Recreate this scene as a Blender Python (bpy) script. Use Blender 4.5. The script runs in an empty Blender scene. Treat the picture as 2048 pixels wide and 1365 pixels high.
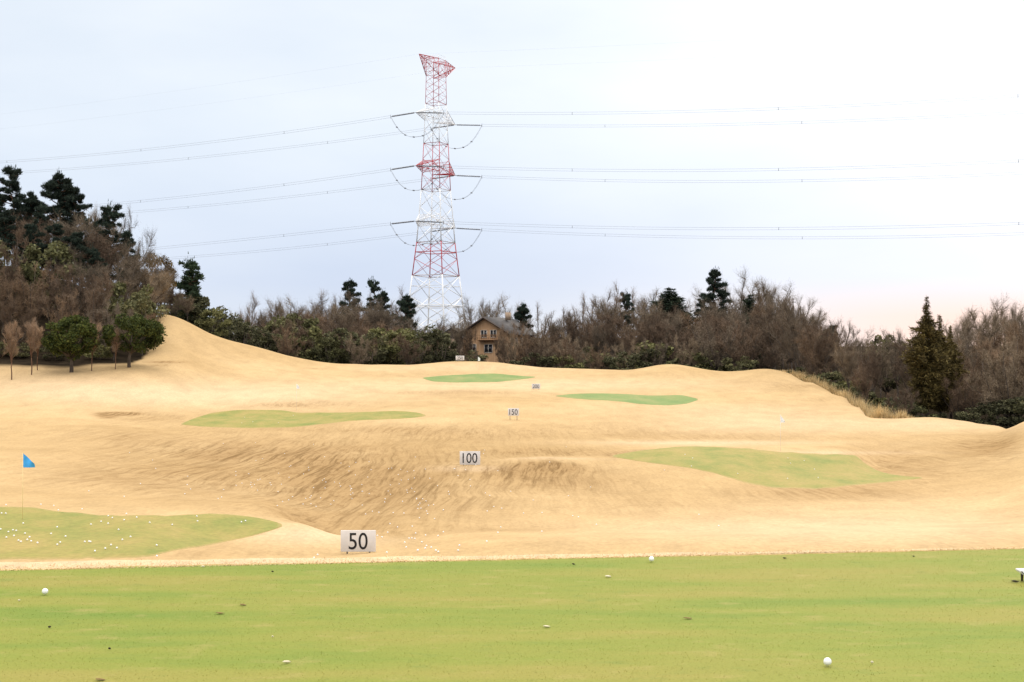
import bpy, math, random
import numpy as np
from mathutils import Vector, Matrix

S = bpy.context.scene
COL = S.collection
RNG = np.random.default_rng(7)
random.seed(7)

# ------------------------------------------------------------------ camera
F = 2800.0            # focal length in pixels of the 2048 px wide photograph
H = 1.6               # eye height above the teeing ground
HOR = 735.0           # image row of the horizon
PITCH = math.atan((HOR - 682.5) / F)
cd = bpy.data.cameras.new('camera')
cd.sensor_width = 36.0
cd.lens = F / 2048 * 36
cd.clip_start = 0.1
cd.clip_end = 6000
cam = bpy.data.objects.new('camera', cd)
COL.objects.link(cam)
cam.location = (0, 0, H)
cam.rotation_euler = (math.pi / 2 + PITCH, 0, 0)
S.camera = cam
CP, SP = math.cos(PITCH), math.sin(PITCH)


def st(px, py):
    """lateral and vertical slope (per metre of depth) of the view through a point of the photograph"""
    cx = (np.asarray(px, float) - 1024) / F
    cy = (682.5 - np.asarray(py, float)) / F
    w = CP - cy * SP
    return cx / w, (SP + cy * CP) / w


def pxpy(x, y, z):
    dz = z - H
    w = y * CP + dz * SP
    cy = (-y * SP + dz * CP) / w
    return 1024 + F * x / w, 682.5 - F * cy


def at(px, py, d):
    s, t = st(px, py)
    return Vector((float(s) * d, d, H + float(t) * d))


# ------------------------------------------------------------------ helpers: tagging
def tag(o, label=None, cat=None, group=None, kind=None):
    if label: o['label'] = label
    if cat: o['category'] = cat
    if group: o['group'] = group
    if kind: o['kind'] = kind
    return o


def empty(name, loc, rz=0.0):
    o = bpy.data.objects.new(name, None)
    COL.objects.link(o)
    o.location = loc
    o.rotation_euler = (0, 0, rz)
    o.empty_display_size = 0.3
    return o


def copy_tree(o, parent=None):
    c = o.copy()
    COL.objects.link(c)
    if parent: c.parent = parent
    for ch in list(o.children):
        copy_tree(ch, c)
    return c


def mesh_np(name, V, quads=None, tris=None, smooth=False):
    me = bpy.data.meshes.new(name)
    V = np.asarray(V, np.float32)
    q = np.zeros((0, 4), np.int32) if quads is None else np.asarray(quads, np.int32).reshape(-1, 4)
    t = np.zeros((0, 3), np.int32) if tris is None else np.asarray(tris, np.int32).reshape(-1, 3)
    me.vertices.add(len(V))
    me.vertices.foreach_set('co', V.ravel())
    nl = len(q) * 4 + len(t) * 3
    me.loops.add(nl)
    me.loops.foreach_set('vertex_index', np.concatenate([q.ravel(), t.ravel()]))
    me.polygons.add(len(q) + len(t))
    starts = np.concatenate([np.arange(len(q)) * 4, len(q) * 4 + np.arange(len(t)) * 3]).astype(np.int32)
    me.polygons.foreach_set('loop_start', starts)
    if smooth:
        me.polygons.foreach_set('use_smooth', np.ones(len(q) + len(t), bool))
    me.update(calc_edges=True)
    me.validate()
    return me


class MB:
    """collects shapes into one mesh"""
    def __init__(self):
        self.V = []; self.Q = []; self.T = []; self.n = 0

    def add(self, V, quads=None, tris=None):
        V = np.asarray(V, float).reshape(-1, 3)
        if quads is not None and len(quads): self.Q.append(np.asarray(quads, int).reshape(-1, 4) + self.n)
        if tris is not None and len(tris): self.T.append(np.asarray(tris, int).reshape(-1, 3) + self.n)
        self.V.append(V); self.n += len(V)

    def tube(self, pts, radii, n=5, cap=True):
        P = np.asarray(pts, float); R = np.broadcast_to(np.asarray(radii, float), (len(P),))
        T = np.gradient(P, axis=0)
        T /= np.linalg.norm(T, axis=1)[:, None] + 1e-9
        ref = np.array([0, 0, 1.0]) if abs(T[0][2]) < .9 else np.array([1.0, 0, 0])
        U = np.cross(T, ref); U /= np.linalg.norm(U, axis=1)[:, None] + 1e-9
        W = np.cross(T, U)
        a = np.arange(n) / n * 2 * math.pi
        V = P[:, None] + R[:, None, None] * (U[:, None] * np.cos(a)[None, :, None] + W[:, None] * np.sin(a)[None, :, None])
        V = V.reshape(-1, 3)
        i = np.arange(len(P) - 1)[:, None] * n; j = np.arange(n)[None]; k = (j + 1) % n
        q = np.stack([i + j, i + k, i + n + k, i + n + j], -1).reshape(-1, 4)
        t = None
        if cap and n >= 3:
            t = [(0, x + 1, x) for x in range(1, n - 1)]
            b = (len(P) - 1) * n
            t += [(b, b + x, b + x + 1) for x in range(1, n - 1)]
        self.add(V, q, t)

    def bar(self, a, b, r, n=4):
        self.tube([a, b], [r, r], n)

    def box(self, c, size, M=None):
        x, y, z = np.asarray(size) / 2
        V = np.array([(-x, -y, -z), (x, -y, -z), (x, y, -z), (-x, y, -z), (-x, -y, z), (x, -y, z), (x, y, z), (-x, y, z)])
        if M is not None: V = V @ np.asarray(M).T
        self.add(V + np.asarray(c), [(0, 3, 2, 1), (4, 5, 6, 7), (0, 1, 5, 4), (1, 2, 6, 5), (2, 3, 7, 6), (3, 0, 4, 7)])

    def slivers(self, B, D, L, W, rng, flat=False):
        """thin tapering triangles: twigs, needles, blades"""
        n = len(B)
        side = np.cross(D, np.array((0, 0, 1.0)) + rng.normal(size=(n, 3)) * .25 if flat else rng.normal(size=(n, 3)))
        side /= np.linalg.norm(side, axis=1)[:, None] + 1e-9
        V = np.stack([B - side * W[:, None], B + side * W[:, None], B + D * L[:, None]], 1).reshape(-1, 3)
        self.add(V, tris=np.arange(3 * n).reshape(-1, 3))

    def leaves(self, C, size, rng, flat=0.0):
        n = len(C)
        N = rng.normal(size=(n, 3)); N[:, 2] += flat
        N /= np.linalg.norm(N, axis=1)[:, None]
        U = np.cross(N, rng.normal(size=(n, 3))); U /= np.linalg.norm(U, axis=1)[:, None] + 1e-9
        W = np.cross(N, U)
        sz = np.broadcast_to(size, (n,))[:, None] * rng.uniform(.6, 1.25, (n, 1))
        U = U * sz; W = W * sz * .6
        V = np.stack([C - U, C - W * .9, C + U, C + W], 1).reshape(-1, 3)
        self.add(V, quads=np.arange(4 * n).reshape(-1, 4))

    def build(self, name, m, parent=None, smooth=False):
        V = np.concatenate(self.V) if self.V else np.zeros((0, 3))
        q = np.concatenate(self.Q) if self.Q else None
        t = np.concatenate(self.T) if self.T else None
        me = mesh_np(name, V, q, t, smooth)
        if m: me.materials.append(m)
        o = bpy.data.objects.new(name, me)
        COL.objects.link(o)
        if parent: o.parent = parent
        return o


# ------------------------------------------------------------------ helpers: materials
class NT:
    def __init__(self, name, rough=.9, spec=.2):
        self.m = bpy.data.materials.new(name)
        self.m.use_nodes = True
        self.t = self.m.node_tree
        self.b = self.t.nodes['Principled BSDF']
        self.b.inputs['Roughness'].default_value = rough
        self.b.inputs['Specular IOR Level'].default_value = spec

    def n(self, typ, **kw):
        x = self.t.nodes.new(typ)
        for k, v in kw.items(): setattr(x, k, v)
        return x

    def l(self, a, b): self.t.links.new(a, b)

    def pos(self, scale=(1, 1, 1), rot=(0, 0, 0), obj=False):
        if obj:
            p = self.n('ShaderNodeTexCoord').outputs['Object']
        else:
            p = self.n('ShaderNodeNewGeometry').outputs['Position']
        mp = self.n('ShaderNodeMapping')
        mp.inputs['Scale'].default_value = scale
        mp.inputs['Rotation'].default_value = rot
        self.l(p, mp.inputs['Vector'])
        return mp.outputs[0]

    def noise(self, vec, scale, detail=4, rough=.55, dist=0.0):
        x = self.n('ShaderNodeTexNoise')
        x.inputs['Scale'].default_value = scale
        x.inputs['Detail'].default_value = detail
        x.inputs['Roughness'].default_value = rough
        x.inputs['Distortion'].default_value = dist
        self.l(vec, x.inputs['Vector'])
        return x.outputs['Fac']

    def ramp(self, fac, stops):
        x = self.n('ShaderNodeValToRGB')
        e = x.color_ramp.elements
        while len(e) > len(stops): e.remove(e[-1])
        while len(e) < len(stops): e.new(0.5)
        for el, (p, c) in zip(e, stops):
            el.position = p
            el.color = (c, c, c, 1) if isinstance(c, (int, float)) else (*c, 1)
        self.l(fac, x.inputs[0])
        return x.outputs[0]

    def mix(self, fac, a, b, mode='MIX'):
        x = self.n('ShaderNodeMix', data_type='RGBA', blend_type=mode)
        for sock, v in ((x.inputs[0], fac), (x.inputs[6], a), (x.inputs[7], b)):
            if isinstance(v, (int, float)): sock.default_value = v
            elif isinstance(v, tuple): sock.default_value = (*v, 1)
            else: self.l(v, sock)
        return x.outputs[2]

    def math(self, op, a, b=0.0, clamp=False):
        x = self.n('ShaderNodeMath', operation=op, use_clamp=clamp)
        for sock, v in ((x.inputs[0], a), (x.inputs[1], b)):
            if isinstance(v, (int, float)): sock.default_value = v
            else: self.l(v, sock)
        return x.outputs[0]

    def base(self, c):
        if isinstance(c, tuple): self.b.inputs['Base Color'].default_value = (*c, 1)
        else: self.l(c, self.b.inputs['Base Color'])
        return self

    def bump(self, h, strength=.3, dist=.02):
        x = self.n('ShaderNodeBump')
        x.inputs['Strength'].default_value = strength
        x.inputs['Distance'].default_value = dist
        self.l(h, x.inputs['Height'])
        self.l(x.outputs[0], self.b.inputs['Normal'])
        return self


def island_mat(name, cols, rough=.85, spec=.15, trans=0.0, objvar=0.35):
    """leaf, twig and blade material: colour varies from piece to piece, from clump to clump and from plant to plant"""
    n = NT(name, rough, spec)
    g = n.n('ShaderNodeNewGeometry')
    oi = n.n('ShaderNodeObjectInfo')
    r = n.ramp(g.outputs['Random Per Island'], [(i / (len(cols) - 1), c) for i, c in enumerate(cols)])
    cl = n.noise(n.pos(obj=True), .55, 3)
    r = n.mix(1.0, r, n.ramp(cl, [(.3, .55), (.7, 1.3)]), 'MULTIPLY')
    if objvar:
        r = n.mix(1.0, r, n.ramp(oi.outputs['Random'], [(0, tuple([1 - objvar, 1 - objvar * 1.05, 1 - objvar * 1.1])), (.5, (1, .98, .95)), (1, (1 + objvar * 1.2, 1 + objvar, 1 + objvar * .6))]), 'MULTIPLY')
    n.base(r)
    if trans:
        n.b.inputs['Subsurface Weight'].default_value = 0
        tr = n.n('ShaderNodeBsdfTranslucent'); n.l(r, tr.inputs[0])
        ms = n.n('ShaderNodeMixShader'); ms.inputs[0].default_value = trans
        n.l(n.b.outputs[0], ms.inputs[1]); n.l(tr.outputs[0], ms.inputs[2])
        n.l(ms.outputs[0], n.t.nodes['Material Output'].inputs[0])
    return n.m


def plain(name, c, rough=.6, spec=.3, var=.12, scale=3.0):
    n = NT(name, rough, spec)
    f = n.noise(n.pos(obj=True), scale, 5)
    lo = tuple(x * (1 - var) for x in c); hi = tuple(min(1, x * (1 + var)) for x in c)
    n.base(n.ramp(f, [(.3, lo), (.7, hi)]))
    return n.m


# ------------------------------------------------------------------ terrain profile
def pchip(x, y, xi):
    x = np.asarray(x, float); y = np.asarray(y, float)
    h = np.diff(x); dl = np.diff(y) / h
    m = np.zeros_like(y)
    m[0], m[-1] = dl[0], dl[-1]
    for k in range(1, len(x) - 1):
        if dl[k - 1] * dl[k] > 0:
            w1 = 2 * h[k] + h[k - 1]; w2 = h[k] + 2 * h[k - 1]
            m[k] = (w1 + w2) / (w1 / dl[k - 1] + w2 / dl[k])
    xi = np.clip(np.asarray(xi, float), x[0], x[-1])
    i = np.clip(np.searchsorted(x, xi) - 1, 0, len(x) - 2)
    u = (xi - x[i]) / h[i]
    return ((1 + 2 * u) * (1 - u) ** 2 * y[i] + u * (1 - u) ** 2 * h[i] * m[i] + u * u * (3 - 2 * u) * y[i + 1] + u * u * (u - 1) * h[i] * m[i + 1])


def edge_y(x): return 11.72 + .156 * np.asarray(x, float)
def edge_d(s): return 11.72 / (1 - .156 * np.asarray(s, float))


FARR = [(265, 'z', -.5), (300, 'z', .5), (340, 'z', 4.0), (400, 'z', 10.0), (600, 'z', 12.0), (3200, 'z', 12.0)]
LEFTR = [(262, 'z', 20.0), (300, 'z', 23.0), (400, 'z', 22.0), (600, 'z', 18.0), (3200, 'z', 14.0)]
RIGHTR = [(200, 'z', -5.5), (250, 'z', -3.0), (300, 'z', .0), (340, 'z', 3.0), (400, 'z', 7.0), (600, 'z', 10.0), (3200, 'z', 12.0)]
PROF = {
    -400: [(40, 1118), (54, 1010), (70, 955), (100, 880), (130, 825), (150, 775), (163, 735), (200, 'z', 11.0), (230, 'z', 17.0)] + LEFTR,
    0: [(40, 1119), (54, 1012), (70, 960), (100, 890), (130, 835), (150, 788), (166, 740), (200, 'z', 10.0), (230, 'z', 16.5)] + LEFTR,
    150: [(40, 1119), (53.5, 1024), (70, 970), (95, 905), (120, 855), (140, 815), (155, 772), (167, 741), (200, 'z', 8.0), (230, 'z', 14.0), (262, 'z', 17), (300, 'z', 19)] + LEFTR[2:],
    265: [(40, 1118), (52, 1029), (70, 980), (92, 925), (112, 875), (132, 845), (142, 826), (155, 780), (168, 736), (190, 'z', 3.6), (210, 'z', 6.5), (235, 'z', 9.5), (262, 'z', 11), (300, 'z', 12.0), (400, 'z', 14), (600, 'z', 14), (3200, 'z', 13)],
    325: [(41, 1112), (52, 1030), (72, 980), (92, 930), (112, 880), (132, 852), (143, 826), (157, 778), (172, 735), (187, 693), (207, 629), (222, 'z', 9.6), (262, 'z', 8), (300, 'z', 7.5), (400, 'z', 11), (600, 'z', 12), (3200, 'z', 12)],
    430: [(42, 1112), (47, 1082), (53, 1027), (75, 988), (95, 932), (115, 882), (131, 855), (150, 822), (165, 788), (180, 752), (197, 712), (214, 672), (235, 'z', 5.0), (265, 'z', 2.0), (300, 'z', 2.5), (340, 'z', 5)] + FARR[3:],
    520: [(43, 1113), (47, 1085), (53, 1036), (78, 988), (98, 928), (118, 882), (131, 856), (150, 820), (168, 785), (185, 757), (203, 722), (219, 697), (240, 'z', 3.0), (265, 'z', 1.0)] + FARR[1:],
    600: [(44, 1114), (47, 1093), (51.5, 1054), (60, 1048), (80, 990), (98, 930), (119, 884), (132, 856), (150, 824), (170, 785), (188, 759), (207, 736), (224, 717), (245, 'z', 1.5)] + FARR,
    680: [(44, 1113), (46.5, 1106), (50.5, 1079), (60, 1074), (80, 995), (96, 935), (116, 889), (133, 848), (150, 824), (170, 795), (190, 765), (207, 744), (226, 727), (247, 'z', .5)] + FARR,
    800: [(43, 1108), (49, 1098), (60, 1050), (80, 988), (96, 935), (114, 892), (134, 843), (148, 822), (170, 797), (190, 771), (206, 753), (227, 729.5), (248, 'z', .5)] + FARR,
    945: [(42, 1106), (60, 1048), (76, 985), (87, 945), (90, 934), (94, 929), (99, 922), (115, 887), (137, 839), (160, 805), (185, 777), (197, 765), (215, 749), (231, 722.5), (252, 'z', .5)] + FARR,
    1095: [(41, 1103), (60, 1050), (76, 990), (86, 952), (96, 916), (103, 913), (116, 885), (137, 846), (160, 810), (183, 782), (200, 765), (214, 750), (228, 736), (248, 'z', .2)] + FARR,
    1250: [(40, 1101), (56, 1056), (74, 1000), (86, 950), (101, 907), (110, 896), (121, 881), (140, 845), (163, 805), (182, 787), (200, 767), (226, 740), (246, 'z', 0)] + FARR,
    1345: [(39.5, 1100), (56, 1056), (72, 1000), (84, 952), (106, 892), (113, 888), (123, 878), (141, 845), (164, 811), (181, 789), (200, 762), (224, 730), (245, 'z', 0)] + FARR,
    1450: [(39, 1099), (55, 1055), (70, 1008), (81, 963), (106, 893), (113, 889), (141, 843), (168, 803), (178, 790), (200, 765), (219, 742.5), (242, 'z', 0)] + FARR,
    1530: [(39, 1098), (55, 1053), (70, 1006), (80, 976), (104, 900), (112, 893), (140, 842), (170, 800), (195, 764), (214, 738), (236, 'z', 0)] + FARR,
    1580: [(38.5, 1097), (55, 1051), (70, 1005), (80, 977), (103, 905), (112, 893), (140, 841), (170, 800), (195, 765), (211, 749), (230, 'z', -1), (250, 'z', -.8)] + FARR[1:],
    1655: [(38, 1097), (55, 1049), (70, 1003), (80, 977), (103, 908), (112, 891), (140, 839), (165, 806), (187, 782), (206, 'z', -4), (250, 'z', -2.5)] + RIGHTR[2:],
    1720: [(38, 1097), (55, 1047), (70, 1001), (81, 974), (100, 925), (112, 895), (135, 848), (160, 816), (178, 'z', -5.4), (250, 'z', -3)] + RIGHTR[2:],
    1625: [(38, 1097), (55, 1050), (70, 1004), (80, 978), (103, 907), (112, 893), (140, 840), (168, 800), (195, 767), (216, 'z', -2.5), (250, 'z', -2)] + FARR[1:],
    1690: [(38, 1097), (55, 1048), (70, 1002), (80, 976), (103, 908), (114, 888), (140, 838), (160, 814), (175, 796), (194, 'z', -5.0), (250, 'z', -3)] + RIGHTR[2:],
    1750: [(38, 1096), (55, 1046), (70, 999), (81, 970), (96, 942), (110, 903), (125, 866), (142, 839), (160, 'z', -5.6)] + RIGHTR,
    1860: [(37, 1095), (55, 1040), (70, 993), (84, 955), (98, 916), (120, 868), (139, 834), (158, 'z', -5.4)] + RIGHTR,
    1930: [(37, 1094), (55, 1035), (70, 986), (85, 938), (100, 905), (117, 872), (134, 843), (154, 'z', -5.4)] + RIGHTR,
    1988: [(37, 1094), (55, 1030), (70, 978), (85, 925), (100, 892), (114, 869), (127, 853), (148, 'z', -5.4)] + RIGHTR,
    2060: [(37, 1093), (55, 1018), (70, 960), (84, 905), (98, 865), (109, 840), (130, 'z', -5.0), (160, 'z', -5.5)] + RIGHTR,
    2250: [(37, 1090), (55, 1000), (78, 890), (100, 812), (120, 'z', -2.5), (150, 'z', -5.0)] + RIGHTR,
    2500: [(37, 1088), (55, 990), (78, 880), (100, 800), (120, 'z', -2.0), (150, 'z', -5.0)] + RIGHTR,
}
SC = np.concatenate([np.linspace(-1.8, -.66, 20), np.arange(-.64, .6401, .003), np.linspace(.66, 1.8, 20)])
DG = np.concatenate([np.arange(6, 9.5, .5), np.arange(9.5, 16, .125), np.arange(16, 40, .8), np.arange(40, 62, .4), np.arange(62, 255, .8), np.arange(255, 460, 4), 460 * 1.13 ** np.arange(17)])
pk = sorted(PROF)
ctrl = []
for px in pk:
    s0 = float(st(px, 900)[0])
    e = float(edge_d(s0))
    pts = [(0, -.04), (e + .45, -.03), (e + .80, -.12), (20, -2.0), (31, -3.9)]
    for p in PROF[px]:
        if p[1] == 'z': pts.append((p[0], p[2]))
        else: pts.append((p[0], H + float(st(px, p[1])[1]) * p[0]))
    pts = [p for p in pts]
    ctrl.append(pchip([p[0] for p in pts], [p[1] for p in pts], DG))
ctrl = np.array(ctrl)                                 # columns x depth
sk = np.array([float(st(px, 900)[0]) for px in pk])
Z = np.zeros((len(DG), len(SC)))
for i in range(len(DG)):
    Z[i] = pchip(sk, ctrl[:, i], SC)
# the lip of the tee follows its own straight line
for j, s in enumerate(SC):
    e = float(edge_d(s))
    lw = .50 - .55 * np.clip(s, -.4, .4)
    near = DG < e + lw + .4
    Z[near, j] = np.where(DG[near] < e + lw, -.03, -.03 - .12 * (DG[near] - e - lw) / .4)


def vnoise(x, y, seed=0):
    xi = np.floor(x).astype(int); yi = np.floor(y).astype(int)
    xf = x - xi; yf = y - yi
    def h(a, b):
        n = (a * 374761393 + b * 668265263 + seed * 1442695041) & 0x7fffffff
        n = ((n ^ (n >> 13)) * 1274126177) & 0x7fffffff
        return ((n ^ (n >> 16)) & 0xffff) / 65535.0
    u = xf * xf * (3 - 2 * xf); v = yf * yf * (3 - 2 * yf)
    return (h(xi, yi) * (1 - u) + h(xi + 1, yi) * u) * (1 - v) + (h(xi, yi + 1) * (1 - u) + h(xi + 1, yi + 1) * u) * v - .5


XX = SC[None] * DG[:, None]; YY = np.broadcast_to(DG[:, None], XX.shape)
amp = np.clip((YY - 30) / 40, 0, 1)
Z += amp * (.22 * vnoise(XX / 6, YY / 9, 1) + .10 * vnoise(XX / 2.3, YY / 3.1, 2))


def ground(x, y):
    x = np.asarray(x, float); y = np.asarray(y, float)
    s = np.clip(x / y, SC[0], SC[-1]); d = np.clip(y, DG[0], DG[-1])
    j = np.clip(np.searchsorted(SC, s) - 1, 0, len(SC) - 2); i = np.clip(np.searchsorted(DG, d) - 1, 0, len(DG) - 2)
    u = (s - SC[j]) / (SC[j + 1] - SC[j]); v = (d - DG[i]) / (DG[i + 1] - DG[i])
    return (Z[i, j] * (1 - u) + Z[i, j + 1] * u) * (1 - v) + (Z[i + 1, j] * (1 - u) + Z[i + 1, j + 1] * u) * v


DSC = np.arange(24, 420, .25)


def hit(px, py, dmin=24.0):
    """where the view through a point of the photograph meets the ground of the range"""
    s, t = (float(v) for v in st(px, py))
    D = DSC[DSC >= dmin]
    diff = ground(s * D, D) - (H + t * D)
    k = np.argmax(diff >= 0)
    if diff[k] < 0: k = len(D) - 1
    if k == 0: d = D[0]
    else:
        a, b = diff[k - 1], diff[k]
        d = D[k - 1] + (D[k] - D[k - 1]) * (-a) / (b - a + 1e-9)
    return Vector((s * d, d, float(ground(s * d, d))))


def tee_hit(px, py):
    s, t = (float(v) for v in st(px, py))
    d = -H / t
    return Vector((s * d, d, 0.0))


# ------------------------------------------------------------------ ground masks (worn turf with painted mound shading, forest floor)
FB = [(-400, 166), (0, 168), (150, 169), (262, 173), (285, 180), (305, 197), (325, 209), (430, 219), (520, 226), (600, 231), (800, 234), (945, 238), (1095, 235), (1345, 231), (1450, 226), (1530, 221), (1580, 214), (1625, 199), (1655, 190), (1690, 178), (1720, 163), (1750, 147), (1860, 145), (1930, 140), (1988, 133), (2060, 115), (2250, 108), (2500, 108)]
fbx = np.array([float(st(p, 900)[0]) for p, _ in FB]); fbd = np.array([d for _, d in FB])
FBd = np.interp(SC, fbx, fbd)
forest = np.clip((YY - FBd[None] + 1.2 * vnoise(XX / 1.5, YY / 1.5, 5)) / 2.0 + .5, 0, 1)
PX, PY = pxpy(XX, YY, Z)
# worn, browner hollow, plus slope shading painted on right-hand mounds: centre, half-widths, strength
WEAR_SHADE = [(560, 925, 330, 45, .75), (640, 935, 90, 35, .7), (800, 950, 420, 75, .35), (350, 930, 260, 60, .25), (420, 905, 170, 28, .45), (700, 985, 230, 50, .55), (620, 990, 90, 40, .5),
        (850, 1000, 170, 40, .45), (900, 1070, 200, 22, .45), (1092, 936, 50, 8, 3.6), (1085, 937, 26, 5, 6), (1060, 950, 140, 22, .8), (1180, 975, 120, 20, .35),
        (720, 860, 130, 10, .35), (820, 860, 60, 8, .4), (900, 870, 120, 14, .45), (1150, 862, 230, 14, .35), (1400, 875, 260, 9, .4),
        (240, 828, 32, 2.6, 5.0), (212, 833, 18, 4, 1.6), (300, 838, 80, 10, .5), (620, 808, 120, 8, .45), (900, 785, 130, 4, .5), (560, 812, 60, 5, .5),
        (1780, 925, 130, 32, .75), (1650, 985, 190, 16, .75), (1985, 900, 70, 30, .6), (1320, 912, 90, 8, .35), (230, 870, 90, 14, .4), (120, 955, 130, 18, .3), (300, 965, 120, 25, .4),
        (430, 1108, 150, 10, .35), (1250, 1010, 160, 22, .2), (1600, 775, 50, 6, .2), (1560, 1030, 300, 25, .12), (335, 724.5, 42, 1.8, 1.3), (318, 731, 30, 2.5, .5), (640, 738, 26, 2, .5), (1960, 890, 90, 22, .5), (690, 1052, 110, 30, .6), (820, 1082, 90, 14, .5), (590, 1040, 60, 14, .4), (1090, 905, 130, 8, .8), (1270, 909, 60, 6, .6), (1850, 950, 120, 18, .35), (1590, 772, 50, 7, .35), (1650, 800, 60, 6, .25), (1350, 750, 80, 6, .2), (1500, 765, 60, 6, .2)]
wear_shade = np.zeros_like(Z)
for (cx, cy, rx, ry, a) in WEAR_SHADE:
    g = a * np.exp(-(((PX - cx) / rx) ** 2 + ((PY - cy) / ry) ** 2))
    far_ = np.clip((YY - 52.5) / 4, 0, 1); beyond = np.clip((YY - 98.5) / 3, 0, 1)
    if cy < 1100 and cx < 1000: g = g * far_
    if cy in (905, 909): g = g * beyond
    wear_shade += g
wear_shade[YY < 24] = 0
# paler, dry crowns of the mounds
PALE = [(640, 1068, 150, 22, .8), (940, 938, 70, 6, 1.0), (1100, 915, 140, 5, .6), (1400, 886, 220, 5, .8), (1680, 906, 150, 4, .7), (450, 790, 330, 28, .8),
        (1100, 770, 400, 16, .6), (1550, 850, 260, 22, .6), (1800, 1050, 400, 50, .5), (950, 735, 250, 9, .5), (100, 775, 200, 30, .5), (1450, 820, 250, 18, .4), (1900, 850, 160, 14, .5), (1500, 1060, 400, 25, .35)]
pale = np.zeros_like(Z)
for (cx, cy, rx, ry, a) in PALE:
    g = a * np.exp(-(((PX - cx) / rx) ** 2 + ((PY - cy) / ry) ** 2))
    if cx == 640: g = g * np.clip((55 - YY) / 3, 0, 1)
    if cx == 1100 and cy == 915: g = g * np.clip((98.5 - YY) / 2, 0, 1)
    pale += g
pale[YY < 24] = 0
lip = (YY < edge_d(SC)[None] + 1.6)
pale[lip] = .9

n = NT('dormant_turf', 1.0, 0.0)
att = n.n('ShaderNodeAttribute', attribute_name='mask')
sep = n.n('ShaderNodeSeparateColor'); n.l(att.outputs['Color'], sep.inputs[0])
p1 = n.pos()
big = n.noise(p1, .05, 5, .6)
mid = n.noise(n.pos((1, .45, 1)), .5, 6, .65)
fine = n.noise(n.pos((1, .4, 1)), 6.0, 6, .75)
col = n.ramp(big, [(.3, (0.400, 0.278, 0.139)), (.55, (0.463, 0.329, 0.173)), (.75, (0.510, 0.374, 0.206))])
col = n.mix(n.math('MULTIPLY', sep.outputs[2], .75, True), col, (.60, .462, .308))
col = n.mix(1.0, col, n.ramp(mid, [(.25, .86), (.62, 1.05)]), 'MULTIPLY')
col = n.mix(1.0, col, n.ramp(fine, [(.25, .78), (.72, 1.14)]), 'MULTIPLY')
# mower scars run down the slope, bent like hooks
warp = n.n('ShaderNodeTexNoise'); warp.inputs['Scale'].default_value = .06; warp.inputs['Detail'].default_value = 2
n.l(p1, warp.inputs['Vector'])
vm = n.n('ShaderNodeVectorMath', operation='MULTIPLY_ADD')
n.l(warp.outputs['Color'], vm.inputs[0]); vm.inputs[1].default_value = (2.8, 0, 0); n.l(p1, vm.inputs[2])
mpn = n.n('ShaderNodeMapping'); mpn.inputs['Scale'].default_value = (1.0, .032, 1); mpn.inputs['Rotation'].default_value = (0, 0, .03)
n.l(vm.outputs[0], mpn.inputs['Vector'])
scar = n.noise(mpn.outputs[0], 2.7, 8, .74, .12)
patch = n.noise(n.pos((1, .35, 1)), .22, 4, .6)
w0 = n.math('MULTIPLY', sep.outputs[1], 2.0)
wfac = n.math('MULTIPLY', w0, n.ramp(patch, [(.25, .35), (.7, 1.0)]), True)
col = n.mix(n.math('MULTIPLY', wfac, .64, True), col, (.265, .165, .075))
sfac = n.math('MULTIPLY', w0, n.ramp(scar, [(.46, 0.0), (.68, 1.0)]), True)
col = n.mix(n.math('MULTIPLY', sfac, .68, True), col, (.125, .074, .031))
tuft = n.noise(n.pos((1, .30, 1)), 1.4, 6, .75, .3)
tfac = n.math('MULTIPLY', n.math('ADD', w0, .12), n.ramp(tuft, [(.52, 0.0), (.70, 1.0)]), True)
col = n.mix(n.math('MULTIPLY', tfac, .55, True), col, (.17, .10, .042))
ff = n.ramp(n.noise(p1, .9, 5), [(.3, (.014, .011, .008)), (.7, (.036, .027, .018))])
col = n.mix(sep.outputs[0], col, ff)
n.base(col)
n.bump(fine, .15, .05)
turf = n.m

ns, nd = len(SC), len(DG)
idx = np.arange(ns * nd).reshape(nd, ns)
quads = np.stack([idx[:-1, :-1], idx[:-1, 1:], idx[1:, 1:], idx[1:, :-1]], -1).reshape(-1, 4)
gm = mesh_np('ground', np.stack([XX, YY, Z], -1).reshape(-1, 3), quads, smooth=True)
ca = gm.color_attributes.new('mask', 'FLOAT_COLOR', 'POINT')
ca.data.foreach_set('color', np.stack([forest, np.clip(wear_shade / 2, 0, 1), np.clip(pale, 0, 1), np.ones_like(Z)], -1).astype(np.float32).ravel())
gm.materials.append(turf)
go = bpy.data.objects.new('ground', gm); COL.objects.link(go)
tag(go, 'rolling straw coloured dormant turf of the driving range', kind='structure')

# ------------------------------------------------------------------ teeing ground
n = NT('tee_turf', .9, .15)
att = n.n('ShaderNodeAttribute', attribute_name='edge')
band = n.noise(n.pos((.35, 1.6, 1)), .8, 4, .55)
blot = n.noise(n.pos((1, 1.5, 1)), 3.0, 5, .6)
fn = n.noise(n.pos((1, 1, 1)), 60.0, 4, .7)
c = n.ramp(band, [(.32, (0.131, 0.189, 0.028)), (.47, (0.185, 0.210, 0.035)), (.62, (0.224, 0.212, 0.045)), (.78, (0.257, 0.221, 0.058))])
c = n.mix(n.ramp(blot, [(.56, 0.0), (.75, .6)]), c, (.30, .25, .085))
c = n.mix(n.ramp(blot, [(.25, .5), (.42, 0.0)]), c, (.115, .170, .034))
c = n.mix(1.0, c, n.ramp(fn, [(.25, .85), (.75, 1.15)]), 'MULTIPLY')
ed = n.math('ADD', att.outputs['Fac'], n.math('MULTIPLY', n.math('SUBTRACT', blot, .5), 1.2), True)
c = n.mix(n.ramp(ed, [(.35, 0.0), (.8, 1.0)]), c, (.36, .25, .085))
n.base(c); n.bump(fn, .08, .006)
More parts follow.
